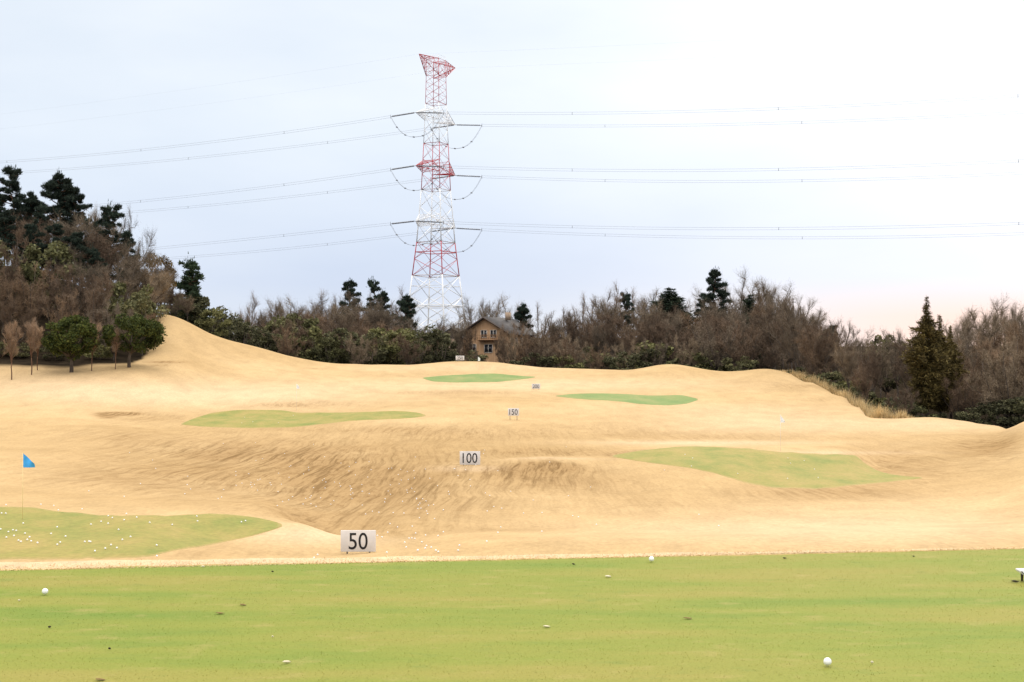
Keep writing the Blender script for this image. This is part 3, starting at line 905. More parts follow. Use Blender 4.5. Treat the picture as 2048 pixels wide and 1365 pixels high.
for lev in ('upper', 'middle', 'lower'):
    for ci in (0, 1):
        tip_l = Vector(((-1 if ci == 0 else 1) * AL, 0, arm_z[lev]))
        tip = TO + Rt @ tip_l
        ends = {}
        for sd, dv in (('L', dirL), ('R', dirR)):
            end = tip + dv * LS
            # string hangs a little below the tip, following the cable
            s_e = end.x / end.y
            tr = TRACE[(lev, ci, sd)]
            T_ = []; Zs = []
            for (px, py) in tr:
                s, t = (float(v) for v in st(px, py))
                tt = (s * tip.y - tip.x) / (dv.x - s * dv.y)
                T_.append(tt); Zs.append(H + t * (tip.y + dv.y * tt))
            T_ = np.array(T_); Zs = np.array(Zs)
            A = np.stack([T_, T_ ** 2], -1)
            co = np.linalg.lstsq(A, Zs - tip.z, rcond=None)[0]
            zf = lambda q: tip.z + co[0] * q + co[1] * q * q
            end = Vector((end.x, end.y, zf(LS))); ends[sd] = end
            # insulator string: a row of discs (a part of the tower)
            mb = MB()
            d3 = (end - tip); nd_ = 22
            P = []; R_ = []
            for i in range(nd_):
                f = .08 + .84 * i / (nd_ - 1)
                P.append(tip + d3 * (f - .014)); R_.append(.07)
                P.append(tip + d3 * (f - .004)); R_.append(.24)
                P.append(tip + d3 * (f + .004)); R_.append(.24)
                P.append(tip + d3 * (f + .014)); R_.append(.07)
            P = [tip] + P + [end]; R_ = [.06] + R_ + [.06]
            P = [Ri @ (q_ - TO) for q_ in P]
            mb.tube([tuple(q_) for q_ in P], R_, 8)
            e_l = Ri @ (end - TO)
            mb.tube([(e_l.x, e_l.y, e_l.z - .55), (e_l.x, e_l.y, e_l.z + .55)], [.06, .06], 6)
            mb.build('insulator_string', ins_m, tower)
            # the cable pair
            q_ = np.concatenate([np.linspace(LS, 200, 40), np.linspace(206, 330, 14)])
            mb = MB()
            for off in (-.3, .3):
                pts = [(tip.x + dv.x * a - end.x, tip.y + dv.y * a - end.y, zf(a) + off - end.z) for a in q_]
                mb.tube(pts, .024, 5)
            for a in (LS + 37, LS + 92, LS + 150, LS + 215):
                c_ = (tip.x + dv.x * a - end.x, tip.y + dv.y * a - end.y, zf(a) - end.z)
                mb.box(c_, (.10, .10, .75))
            side = 'left' if sd == 'L' else 'right'
            o = mb.build('power_cable', cab_m); o.location = end
            tag(o, f'{lev} twin power cable running {side} from the pylon, {"higher" if ci == 0 else "lower"} of its pair', 'power line', 'power cables strung from the pylon')
        # jumper loop
        mb = MB(); a, b = ends['L'], ends['R']
        for off in (-.2, .2):
            pts = []
            for i in range(25):
                u = i / 24
                c_ = a.lerp(b, u); sag = 6.3 * (1 - abs(2 * u - 1) ** 2.4)
                v = Ri @ (c_ - TO); ox = (-1 if ci == 0 else 1) * .6 * (1 - abs(2 * u - 1))
                pts.append((v.x + ox + off, v.y, v.z - sag))
            mb.tube(pts, .032, 5)
            for i in range(3, 23, 4): mb.box(pts[i], (.2, .3, .3))
        mb.build('jumper_cable', cab_m, tower)
for sg, lab in ((-1, 'left'), (1, 'right')):
    tip = TO + Rt @ Vector((-9.5 if sg < 0 else 11.2, 0, 89.55))
    mb = MB(); pts = []
    for a in np.linspace(-300, 300, 61):
        dv = dirL if a < 0 else dirR
        t_ = abs(a); sag = (-.035 * t_ + .00009 * t_ * t_)
        pts.append((dv.x * t_, dv.y * t_, sag))
    mb.tube(pts, .007, 5)
    o = mb.build('ground_wire', cab_m); o.location = tip
    tag(o, f'thin earth wire strung over the pylon head from its {lab} tip', 'power line', 'earth wires over the pylon')

# ------------------------------------------------------------------ house in the woods
hx, hy = float(st(971, 690)[0]) * 285, 285.0
hz = 1.2
house = empty('house', (hx, hy, hz), math.radians(-27))
house.scale = (1.14, 1.14, 1.0)
tag(house, 'brown timber house with a grey gabled roof among bare trees', 'house')
n = NT('timber_wall', .85, .2)
w_ = n.noise(n.pos((4, 4, .3), obj=True), 1.2, 5)
n.base(n.ramp(w_, [(.25, (.36, .215, .12)), (.55, (.50, .31, .175)), (.75, (.58, .39, .24))])); timber = n.m
roof_m = plain('slate_roof', (.062, .058, .058), .8, .2, .25, 1.5)
glass = NT('dark_pane', .15, .5); glass.base((.02, .022, .03)); glass = glass.m
frame_m = plain('pale_frame', (.62, .56, .48), .6)
plast = plain('tan_plaster', (.34, .25, .18), .9)
hwid, hl, ev, rg = 4.5, 10.0, 7.4, 10.4
mb = MB()
mb.add([(-hwid, 0, -2), (hwid, 0, -2), (hwid, 0, ev), (0, 0, rg), (-hwid, 0, ev), (-hwid, hl, -2), (hwid, hl, -2), (hwid, hl, ev), (0, hl, rg), (-hwid, hl, ev)],
       [(0, 1, 2, 4), (6, 5, 9, 7), (1, 6, 7, 2), (5, 0, 4, 9)], [(4, 2, 3), (7, 9, 8)])
mb.build('wall', timber, house)


def roof_slab(mb, a, b, c, d, th=.22):
    V = [a, b, c, d] + [(x, y, z - th) for x, y, z in (a, b, c, d)]
    mb.add(V, [(0, 1, 2, 3), (7, 6, 5, 4), (0, 4, 5, 1), (1, 5, 6, 2), (2, 6, 7, 3), (3, 7, 4, 0)])


mb = MB()
sl = (rg - ev) / hwid; ov = .9
for sg in (-1, 1):
    roof_slab(mb, (0, -.8, rg + .3), (sg * (hwid + ov), -.8, ev - sl * ov + .3), (sg * (hwid + ov), hl + .8, ev - sl * ov + .3), (0, hl + .8, rg + .3))
rf = mb.build('roof', roof_m, house)
mb = MB(); mb.box((1.2, 6.5, rg + .6), (.8, .8, 1.6)); mb.build('chimney', plast, rf)
mb = MB()
for sg in (-1, 1):
    a = np.array((0, -.86, rg + .12)); b = np.array((sg * (hwid + ov), -.86, ev - sl * ov + .12))
    mb.tube([a, b], [.14, .14], 4)
mb.build('bargeboard', plain('dark_board', (.07, .05, .04), .8), house)


def window(x, z, w, h, side=False):
    mb = MB()
    fr = .1
    def bx(cx, cz, sx, sz, y=-.03, dep=.12):
        if side: mb.box((hwid - y, cx, cz), (dep, sx, sz))
        else: mb.box((cx, y, cz), (sx, dep, sz))
    bx(x - w / 2, z, fr, h); bx(x + w / 2, z, fr, h); bx(x, z - h / 2, w - fr, fr); bx(x, z + h / 2, w - fr, fr); bx(x, z, fr, h - fr)
    f = mb.build('window', frame_m, house)
    mb = MB()
    if side: mb.box((hwid + .012, x, z), (.02, w - fr, h - fr))
    else: mb.box((x, -.012, z), (w - fr, .02, h - fr))
    mb.build('pane', glass, f)


for x, z, w, h in ((-.3, 7.2, 1.2, 1.5), (1.6, 7.2, 1.2, 1.5), (-2.6, 4.4, 1.4, 1.5), (.6, 4.2, 1.6, 1.7)): window(x, z, w, h)
for y, z, w, h in ((1.5, 5.6, .9, 1.6), (3.2, 5.6, .9, 1.6), (5.2, 5.6, .9, 1.6), (2.2, 2.2, 1.2, 1.6)): window(y, z, w, h, True)
mb = MB(); mb.box((.7, -.62, 5.95), (4.2, 1.15, .16))
for i in range(12): mb.box((-1.35 + i * .373, -1.16, 6.45), (.06, .06, .85))
mb.box((.7, -1.16, 6.92), (4.3, .09, .09))
mb.build('balcony', plain('balcony_wood', (.30, .17, .09), .8), house)
mb = MB(); mb.box((-hwid - 2.6, 3.5, 2.2), (5.2, 6, 8.2)); mb.build('wing', plast, house)
mb = MB()
for sg in (-1, 1):
    roof_slab(mb, (-hwid - 2.6, .0, 8.6), (-hwid - 2.6 + sg * 3.4, .0, 6.6), (-hwid - 2.6 + sg * 3.4, 7.2, 6.6), (-hwid - 2.6, 7.2, 8.6))
mb.add([(-hwid - 5.2, .5, 6.3), (-hwid, .5, 6.3), (-hwid - 2.6, .5, 8.0)], tris=[(0, 1, 2)])
mb.build('wing_roof', roof_m, house)

# ------------------------------------------------------------------ plants
bark = plain('bark', (.092, .075, .062), .95, .1, .35, 2.0)
bark_pale = plain('pale_bark', (.20, .155, .115), .95, .1, .3, 2.0)
bark_red = plain('reddish_bark', (.13, .075, .05), .95, .1, .3, 2.0)
TW = [island_mat('grey_twigs', [(0.119, 0.095, 0.070), (0.182, 0.144, 0.107), (0.244, 0.197, 0.148)]),
      island_mat('brown_twigs', [(0.113, 0.080, 0.055), (0.172, 0.121, 0.085), (0.228, 0.168, 0.118)]),
      island_mat('russet_twigs', [(0.113, 0.079, 0.054), (0.170, 0.119, 0.085), (0.213, 0.158, 0.115)])]
TW_pale = island_mat('pale_twigs', [(.19, .13, .09), (.26, .185, .13), (.32, .24, .175)])
LF_dark = island_mat('dark_leaves', [(0.025, 0.037, 0.012), (0.056, 0.075, 0.019), (0.106, 0.119, 0.031)], trans=.2, objvar=.2)
LF_olive = island_mat('olive_leaves', [(0.069, 0.074, 0.035), (0.126, 0.130, 0.059), (0.186, 0.183, 0.082)], trans=.2)
LF_bush = island_mat('bush_leaves', [(0.055, 0.059, 0.032), (0.101, 0.104, 0.055), (0.151, 0.143, 0.074)], trans=.2)
LF_rust = island_mat('withered_leaves', [(0.098, 0.065, 0.029), (0.163, 0.111, 0.044), (0.221, 0.163, 0.058)], trans=.25)
ND_dark = island_mat('pine_needles', [(0.016, 0.027, 0.022), (0.032, 0.049, 0.038), (0.057, 0.076, 0.051)], objvar=.2)
ND_fir = island_mat('fir_needles', [(0.013, 0.023, 0.016), (0.026, 0.042, 0.026), (0.047, 0.062, 0.036)], objvar=.2)
ND_young = island_mat('young_pine_needles', [(.025, .045, .026), (.042, .070, .038), (.07, .095, .05)], objvar=.1)
ND_cyp = island_mat('bronze_needles', [(0.056, 0.043, 0.017), (0.109, 0.083, 0.028), (0.173, 0.134, 0.045)], objvar=.1)


def unit(v): return v / (np.linalg.norm(v) + 1e-9)


def bare_tree(seed, Ht=13.0, fork=.3, nl=6, spread=42, nsub=9, ntw=26, tw=None, up=.35, brk=None, wid=.019):
    r = np.random.default_rng(seed)
    tr, cr = MB(), MB()
    th = Ht * fork
    lean = r.normal(0, .04, 2)
    tp = [np.array((lean[0] * z, lean[1] * z, z)) for z in np.linspace(-.6, th, 5)]
    for p in tp[1:]: p[:2] += r.normal(0, .012 * Ht, 2) * .4
    tr.tube(tp, np.linspace(.0155, .011, 5) * Ht, 7)
    limbs = [(tp[-1], 0.0, 6.0, (Ht - th))]
    for k in range(nl):
        h = r.uniform(.6, 1.0); b = tp[3] + (tp[4] - tp[3]) * h if h < 1 else tp[4]
        a = r.uniform(spread * .45, spread); limbs.append((b, 2 * math.pi * (k + r.uniform(-.3, .3)) / nl, a, (Ht - th) * r.uniform(.78, .98)))
    for b, az, an, L in limbs:
        d = np.array((math.sin(math.radians(an)) * math.cos(az), math.sin(math.radians(an)) * math.sin(az), math.cos(math.radians(an))))
        P = [b]; st_ = L / 6
        for i in range(6):
            d = unit(d + r.normal(0, .13, 3) + np.array((0, 0, .06)))
            P.append(P[-1] + d * st_)
        tr.tube(P, np.linspace(.0085, .0026, 7) * Ht, 5)
        for q in range(nsub):
            f = r.uniform(.15, 1.0) * 6; i = min(int(f), 5); base = P[i] + (P[i + 1] - P[i]) * (f - i)
            ld = unit(P[i + 1] - P[i])
            sd = unit(ld * .55 + r.normal(0, .6, 3) + np.array((0, 0, up)))
            sl_ = Ht * r.uniform(.10, .22) * (1.15 - .07 * f)
            m1 = base + sd * sl_ * .5 + r.normal(0, .02 * Ht * .3, 3); e1 = m1 + unit(sd + r.normal(0, .25, 3) + np.array((0, 0, .15))) * sl_ * .5
            cr.tube([base, m1, e1], np.array([.0034, .0026, .0014]) * Ht, 3, False)
            n_ = int(ntw * 1.7)
            fr = r.uniform(0.1, 1, n_)[:, None]
            B0 = np.where(fr < .5, base + (m1 - base) * fr * 2, m1 + (e1 - m1) * (fr * 2 - 1))
            D0 = sd * .6 + r.normal(0, .45, (n_, 3)) + np.array((0, 0, up * 1.1)); D0 /= np.linalg.norm(D0, axis=1)[:, None]
            L0 = Ht * r.uniform(.045, .125, n_)
            cr.slivers(B0, D0, L0, np.full(n_, wid), r)
            for _ in range(2):
                B1 = B0 + D0 * (L0 * r.uniform(.2, .8, n_))[:, None]
                D1 = D0 * .6 + r.normal(0, .55, (n_, 3)); D1 /= np.linalg.norm(D1, axis=1)[:, None]
                cr.slivers(B1, D1, L0 * r.uniform(.4, .8, n_), np.full(n_, wid * .75), r)
    return tr, cr, brk or bark, tw or TW[0]


def leaf_tree(seed, Ht=7.0, wid=3.0, base=.28, ncl=34, nlf=95, lf=.20, mat=None, shape=1.0, trunk_r=.02, skew=0.0):
    r = np.random.default_rng(seed)
    tr, cr = MB(), MB()
    zc = Ht * (base + 1) / 2; hz_ = Ht * (1 - base) / 2
    tip = np.array((skew * .5, 0, zc))
    tr.tube([np.array((0, 0, -.5)), np.array((0, .02, Ht * base * .6)), np.array((skew * .25, 0, Ht * base * 1.15)), tip], np.array([1.25, 1.0, .85, .3]) * trunk_r * Ht, 8)
    for k in range(ncl):
        u = r.normal(size=3); u /= np.linalg.norm(u); u *= r.uniform(.45, 1.0) ** .5
        wv = wid * (1 - .25 * max(0, u[2]) * shape)
        c = np.array((u[0] * wv + skew * (.5 + .4 * u[0]), u[1] * wv, zc + u[2] * hz_ * .88))
        rr = r.uniform(.16, .30) * wid
        if k % 2 == 0:
            b0 = np.array((skew * .25, 0, Ht * base * r.uniform(.9, 1.3)))
            mm = (b0 + c) / 2 + r.normal(0, .1, 3)
            tr.tube([b0, mm, c], np.array([.45, .3, .12]) * trunk_r * Ht, 5)
        P = r.normal(size=(nlf, 3)); P /= np.linalg.norm(P, axis=1)[:, None]
        P *= (r.uniform(.2, 1, (nlf, 1)) ** .45) * rr * np.array((1.1, 1.1, .8))
        cr.leaves(c + P, lf, r, .6)
    return tr, cr, bark, mat or LF_dark


def pine_tree(seed, Ht=15.0, wid=3.6, base=.35, nbr=17, mat=None, pad=1.0, npl=260, taper=.55, brk=None, nl=.42):
    r = np.random.default_rng(seed)
    tr, cr = MB(), MB()
    P = [np.array((0, 0, -.6))]
    for i in range(1, 9): P.append(np.array((r.normal(0, .02 * Ht) * i / 8, r.normal(0, .02 * Ht) * i / 8, Ht * .97 * i / 8)))
    tr.tube(P, np.linspace(.0145, .003, 9) * Ht, 7)
    def tp(z):
        f = np.clip(z / (Ht * .97) * 8, 0, 7.99); i = int(f); return P[i] + (P[i + 1] - P[i]) * (f - i)
    nbr = int(nbr * 1.6); az = r.uniform(0, 6)
    for k in range(nbr):
        f = (k + r.uniform(0, .6)) / nbr; z = Ht * (base + (1 - base) * f)
        az += 2.4 + r.normal(0, .4)
        L = wid * (1 - f) ** taper * r.uniform(.45, 1.1) + .25
        b = tp(min(z, Ht * .96)); d = np.array((math.cos(az), math.sin(az), r.uniform(-.05, .45)))
        e = b + d * L; m = (b + e) / 2 + np.array((0, 0, -.08 * L))
        tr.tube([b, m, e], np.array([.006, .0045, .002]) * Ht, 5)
        for j in range(4 if L > 1.4 else 2):
            c = b + (e - b) * (1 - .24 * j) + r.normal(0, .32, 3) * np.array((1, 1, .6)) + np.array((0, 0, .2))
            R_ = pad * r.uniform(.34, .82) * (1 if j == 0 else .85)
            n_ = int(npl * R_)
            Q = r.normal(size=(n_, 3)); Q /= np.linalg.norm(Q, axis=1)[:, None]; Q *= (r.uniform(0, 1, (n_, 1)) ** .4) * R_ * np.array((1.05, 1.05, .55))
            D = Q / R_ + r.normal(0, .5, (n_, 3)) + np.array((0, 0, .55)); D /= np.linalg.norm(D, axis=1)[:, None]
            cr.slivers(c + Q * .8, D, r.uniform(.6, 1.2, n_) * nl, np.full(n_, .075), r)
    c = P[-1]; n_ = 160
    Q = r.normal(size=(n_, 3)) * np.array((.35, .35, .5)) * pad
    D = Q + np.array((0, 0, .8)); D /= np.linalg.norm(D, axis=1)[:, None]
    cr.slivers(c + Q, D, np.full(n_, nl), np.full(n_, .07), r)
    return tr, cr, brk or bark_red, mat or ND_dark


def fir_tree(seed, Ht=14.0, wid=3.0, base=.12, nly=26, mat=None, spire=1.0, dens=1.0, gap=.0):
    r = np.random.default_rng(seed)
    tr, cr = MB(), MB()
    tr.tube([np.array((0, 0, -.6)), np.array((0, 0, Ht * .5)), np.array((0, 0, Ht * .985))], np.array([.015, .009, .0015]) * Ht, 7)
    for k in range(nly):
        f = k / nly; z = Ht * (base + (1 - base) * f)
        R_ = wid * ((1 - f) ** spire if spire > 0 else float(np.interp(f, [0, .15, .38, .55, .7, .82, 1], [.40, .75, 1, .84, .48, .15, .03]))) * r.uniform(.75, 1.1) + .06
        nb = max(4, int(9 * (1 - f) + 4))
        for j in range(nb):
            if r.random() < gap: continue
            az = 2 * math.pi * (j + r.uniform(-.4, .4)) / nb; L = R_ * r.uniform(.7, 1.1)
            d = np.array((math.cos(az), math.sin(az), r.uniform(-.25, .25)))
            b = np.array((0, 0, z)); e = b + d * L
            if L > .8: tr.tube([b, e], np.array([.003, .001]) * Ht, 3, False)
            n_ = int((20 + 46 * L) * dens)
            fr = r.uniform(.1, 1, (n_, 1))
            B = b + (e - b) * fr + r.normal(0, .07 + .05 * L, (n_, 3))
            D = d * .8 + r.normal(0, .55, (n_, 3)) + np.array((0, 0, .1)); D /= np.linalg.norm(D, axis=1)[:, None]
            cr.slivers(B, D, r.uniform(.25, .6, n_) * min(1, .3 + L * .8), np.full(n_, .07 * min(1, .4 + L * .6)), r)
    return tr, cr, bark, mat or ND_fir


PROTO = {}
def proto(key, name, gen, ht):
    """one tree of each kind; its height is kept so that copies can be scaled to their place"""
    tr, cr, b, c = gen
    PROTO[key] = (name, tr, cr, b, c, ht, [])


for i in range(7):
    proto(('bare', i), 'bare_tree', bare_tree(100 + i, 13, [.22, .30, .35, .26, .18, .3, .4][i], [6, 7, 5, 7, 8, 5, 6][i], [44, 38, 32, 50, 46, 28, 36][i], 10, 26, TW[i % 3]), 13)
for i in range(4):
    proto(('thicket', i), 'bare_tree', bare_tree(140 + i, 8, .12, 9, 50, 9, 24, TW[(i + 1) % 3], .45, None, .018), 8)
for i in range(3):
    proto(('twig_giant', i), 'bare_tree', bare_tree(160 + i, 15, .28, 7, [52, 46, 34][i], 11, 18, TW[i % 2], .5, bark, .012), 15)
for i in range(3):
    proto(('sapling', i), 'young_tree', bare_tree(180 + i, 6.5, .33, 7, 17, 10, 22, TW_pale, .7, bark_red, .009), 6.5)
for i in range(4):
    proto(('olive', i), 'evergreen_tree', leaf_tree(200 + i, 7, 3.0, .10, 36, 80, .21, LF_olive if i % 2 else LF_bush, .8), 7)
for i in range(2):
    proto(('rust', i), 'oak_tree', leaf_tree(220 + i, 10, 3.2, .18, 44, 70, .18, LF_rust, 1.0), 10)
for i in range(3):
    proto(('shrub', i), 'shrub', leaf_tree(240 + i, 3, 1.9, .02, 22, 80, .15, [LF_bush, LF_olive, LF_bush][i], .4, .012), 3)
for i in range(4):
    proto(('pine', i), 'pine_tree', pine_tree(260 + i, 15, [3.4, 4.0, 3.0, 3.6][i], [.38, .45, .30, .5][i], [18, 20, 16, 17][i], None, [1.0, 1.1, .9, 1.0][i]), 15)
proto(('pine_young', 0), 'pine_tree', pine_tree(280, 9, 3.4, .05, 26, ND_young, 1.0, 200, 1.0), 9)
for i in range(2):
    proto(('fir', i), 'fir_tree', fir_tree(290 + i, 13, [4.2, 3.6][i], .08, 26, None, .75, 1.2), 13)
proto(('cypress', 0), 'conifer_tree', fir_tree(300, 15, 2.35, .17, 42, ND_cyp, -1, 1.0, .2), 15)
proto(('cypress', 1), 'conifer_tree', fir_tree(301, 13, 1.7, .17, 34, ND_cyp, -1, 1.0, .14), 13)
proto(('evergreen', 0), 'evergreen_tree', leaf_tree(310, 6.2, 2.75, .22, 70, 150, .15, LF_dark, .5, .030, 0.0), 6.2)
proto(('evergreen', 1), 'evergreen_tree', leaf_tree(311, 5.9, 2.9, .26, 70, 150, .15, LF_dark, .4, .030, .7), 5.9)


def plant(key, x, y, height, label, cat, group=None, rz=None, wide=1.0, sink=.0):
    name, tr, cr, b, c, ht, made = PROTO[key]
    if not made:
        root = empty(name, (0, 0, 0))
        tr.build('trunk', b, root, True); cr.build('crown', c, root)
        made.append(root); o = root
    else:
        o = copy_tree(made[0])
    k = height / ht
    o.location = (x, y, float(ground(x, y)) - sink)
    o.rotation_euler = (0, 0, random.uniform(0, 6.28) if rz is None else rz)
    o.scale = (k * wide, k * wide, k)
    for kk in ('label', 'category', 'group'):
        if kk in o: del o[kk]
    tag(o, label, cat, group)
    return o


def spec(key, px, top_py, d, label, cat, group=None, wide=1.0, rz=None, minh=2.0):
    s, t = (float(v) for v in st(px, top_py))
    x = s * d
    h = max(minh, H + t * d - float(ground(x, d)))
    return plant(key, x, d, h, label, cat, group, rz, wide)


SKY = [(-500, 400), (-100, 390), (0, 400), (60, 420), (120, 420), (180, 425), (225, 440), (262, 470), (290, 505), (330, 530), (352, 568), (400, 598), (440, 612), (500, 618), (560, 606), (620, 602), (680, 596), (760, 592), (810, 606), (826, 630), (900, 634), (932, 618), (960, 606), (1010, 602), (1050, 618), (1100, 612), (1160, 602), (1220, 586), (1300, 592), (1400, 590), (1440, 580), (1500, 562), (1560, 574), (1600, 602), (1640, 628), (1680, 650), (1720, 668), (1780, 668), (1840, 655), (1900, 634), (1960, 618), (2010, 606), (2060, 612), (2300, 600), (2600, 600)]
skx, sky_ = zip(*SKY)
def skyline(px): return float(np.interp(px, skx, sky_))


# --- the far wood
r = np.random.default_rng(33)
GW = 'bare trees of the far wood behind the crest'
rows_ = [(254, 5.2, 55, 'thicket'), (264, 5.0, 34, 'mix'), (277, 5.0, 22, 'bare'), (292, 5.0, 10, 'bare'), (310, 5.2, 2, 'bare')]
for d0, sp_, drop, kind in rows_:
    x0 = float(st(440, 700)[0]) * d0; x1 = float(st(1640, 700)[0]) * d0
    x = x0 + r.uniform(0, sp_)
    while x < x1:
        d = d0 + r.uniform(-4, 4); px = 1024 + F * x / d
        near_house = 905 < px < 1032 and d < 288
        if near_house and (r.random() < .6 or d > 262):
            x += sp_; continue
        top = skyline(px) + drop * r.uniform(.5, 1.6) + (r.uniform(-8, 10) if drop < 12 else 0) + (40 if near_house else 0)
        if d0 < 305: top += 20 if px > 790 else 4
        elif r.random() < .25: top += 18
        hmax = H + float(st(px, top)[1]) * d - float(ground(x, d))
        if d0 > 305: key = ('twig_giant', int(r.integers(3)))
        elif kind == 'thicket' or (kind == 'mix' and r.random() < .4): key = ('thicket', int(r.integers(4)))
        else: key = ('bare', int(r.integers(7)))
        hgt = max(hmax, 4.0)
        lab = 'leafless brown tree low in the far wood behind the crest' if key[0] == 'thicket' else 'tall leafless tree of the far wood behind the crest'
        plant(key, x, d, hgt, lab, 'tree', GW + (', low' if key[0] == 'thicket' else ', tall'), None, r.uniform(.8, 1.15))
        x += sp_ * r.uniform(.7, 1.3)
# big fine-branched trees that rise above the wood
for px, top, d, wide in ((1485, 556, 318, 1.0), (1545, 562, 316, 1.0), (1300, 582, 316, 1.0), (1220, 576, 314, .95), (1165, 596, 318, .95), (500, 594, 312, .85), (560, 600, 312, .9), (985, 598, 318, .9), (945, 603, 316, .9), (790, 584, 316, .95), (655, 592, 314, .95)):
    spec(('twig_giant', int(r.integers(3))), px, top, d, 'fine branched bare tree rising highest above the far wood', 'tree', 'high bare trees on the far skyline', wide)
# evergreens at the foot of the far wood
for px, top, d, i, wide in ((490, 640, 250, 0, 1.1), (560, 634, 254, 1, 1.2), (625, 638, 252, 3, 1.1), (690, 652, 250, 0, 1.2), (745, 665, 249, 2, 1.1), (800, 652, 252, 1, 1.3), (862, 650, 254, 2, 1.2), (885, 668, 250, 0, 1.0), (470, 628, 256, 2, 1.0), (595, 620, 262, 1, 1.0), (775, 640, 262, 3, 1.0), (530, 660, 246, 2, 1.1), (660, 670, 246, 1, 1.0), (840, 680, 247, 0, 1.0)):
    spec(('olive', i), px, top, d, 'bushy olive green tree at the foot of the far wood', 'tree', 'olive green trees left of the house', wide)
for px, top, d in ((575, 655, 242), (715, 668, 243), (815, 668, 244)):
    spec(('thicket', int(r.integers(4))), px, top, d, 'leafless brush in front of the olive green trees', 'tree', 'brush before the olive green trees', .9)
for px, top, d, i in ((935, 698, 252, 0), (1065, 702, 250, 0), (1130, 706, 252, 1), (1255, 700, 252, 0), (1375, 700, 250, 1), (1480, 710, 244, 0), (1165, 690, 262, 0), (1290, 680, 262, 1), (1330, 690, 258, 0), (1420, 695, 258, 1)):
    spec(('shrub', i), px, top, d, 'dark green shrub under bare trees right of the house', 'shrub', 'dark shrubs at the foot of the far wood', 1.3)
# pines and firs standing out of the far wood
for px, top, d, key, lab, wide in (
        (700, 569, 308, ('pine', 0), 'dark pine on the skyline, left of the close pair', .8), (743, 563, 308, ('pine', 2), 'dark pine on the skyline, right of the close pair', .8),
        (766, 588, 306, ('pine', 3), 'low dark pine behind the close pair of pines', .7),
        (812, 596, 304, ('pine', 1), 'flat dark pine just left of the pylon foot', .8), (1254, 590, 306, ('pine', 3), 'ragged narrow dark pine on the skyline', .55),
        (1340, 573, 305, ('fir', 0), 'dense dark fir with a triangular top on the skyline', 1.7), (1432, 548, 308, ('pine', 0), 'tallest dark pine right of the triangular fir', .85),
        (1408, 598, 304, ('pine', 2), 'low dark pine at the foot of the tallest pine', .8), (1500, 587, 303, ('fir', 1), 'small pointed fir before the large bare tree', 1.25), (1045, 612, 300, ('pine', 1), 'dark rounded evergreen right of the house', .7)):
    spec(key, px, top, d, lab, 'tree', None, wide)
for px, top, d in ((938, 655, 262), (1012, 650, 264), (1000, 675, 256), (916, 650, 262), (1022, 668, 258)):
    spec(('bare', int(r.integers(7))), px, top, d, 'slim leafless tree standing before the brown house', 'tree', 'bare trees before the house', .55)
for px, top, d, k in ((906, 690, 256, 1), (1042, 655, 262, 3), (1005, 708, 252, 0), (945, 710, 250, 1)):
    spec(('thicket', k), px, top, d, 'leafless brush crowding round the brown house', 'tree', 'brush round the house', .75)
for px, top in ((1586, 597), (1601, 613)):
    s, t = (float(v) for v in st(px, top)); d = 290; x = s * d; gz = float(ground(x, d)); L = H + t * d - gz
    mb = MB(); mb.tube([(0, 0, -.5), (.05, 0, L * .5), (0, 0, L)], [.22, .17, .12], 8); mb.box((0, 0, L - .8), (1.3, .12, .14)); mb.box((0, -.12, L - 1.9), (.35, .35, .7))
    o = mb.build('utility_pole', bark); o.location = (x, d, gz)
    tag(o, 'taller thin dark pole among the bare trees' if px == 1586 else 'shorter thin dark pole right of the taller pole', 'pole')

# --- the wood on the right, nearer and lower
GR = 'bare trees of the right wood beyond the near ridge'
for d0, sp_, drop, kind in ((158, 4.6, 62, 'thicket'), (174, 4.6, 34, 'mix'), (190, 4.8, 18, 'bare'), (207, 5.0, 6, 'bare'), (228, 5.5, 0, 'bare')):
    x = float(st(1600, 700)[0]) * d0; x1 = float(st(2260, 700)[0]) * d0
    while x < x1:
        d = d0 + r.uniform(-4, 4); px = 1024 + F * x / d
        fb = float(np.interp(x / d, fbx, fbd))
        if d < fb + 9:
            x += sp_ * .6; continue
        top = skyline(px) + drop * r.uniform(.5, 1.6) + (r.uniform(-5, 10) if drop < 10 else 0)
        hmax = H + float(st(px, top)[1]) * d - float(ground(x, d))
        if 1805 < px < 1915 and d < 172:
            x += sp_ * .5; continue
        if d0 < 220: top += 14
        hmax = H + float(st(px, top)[1]) * d - float(ground(x, d))
        key = ('thicket', int(r.integers(4))) if kind == 'thicket' or (kind == 'mix' and r.random() < .4) else (('twig_giant', int(r.integers(3))) if d0 > 220 else ('bare', int(r.integers(7))))
        lab = 'leafless bushy tree low in the right wood' if key[0] == 'thicket' else 'leafless tree of the right wood beyond the ridge'
        plant(key, x, d, max(hmax, 4), lab, 'tree', GR + (', low' if key[0] == 'thicket' else ', tall'), None, r.uniform(.75, 1.05))
        x += sp_ * r.uniform(.7, 1.3)
for px, top, d in ((1600, 640, 222), (1640, 650, 212), (1585, 625, 240), (1660, 655, 240), (1690, 668, 235), (1630, 640, 255), (1615, 628, 270)):
    spec(('bare', int(r.integers(7))), px, top, d, 'leafless tree where the far wood meets the right wood', 'tree', 'bare trees behind the dry tall grass', .9)
for k, (px, top, wide) in enumerate(((1853, 591, 1.0), (1879, 628, 1.0), (1901, 650, 1.0))):
    spec(('cypress', 0 if k == 0 else 1), px, top, 160 + 2 * k, ['tall bronze green conifer with a needle thin spire', 'shorter bronze conifer just right of the spire', 'lowest bronze conifer of the three right of the spire'][k], 'tree', None, wide)
spec(('olive', 0), 1772, 664, 232, 'dark rounded evergreen on the skyline left of the spire', 'tree', None, .9)
spec(('pine', 1), 1662, 655, 232, 'small dark pine at the low dip of the skyline', 'tree', None, .7)
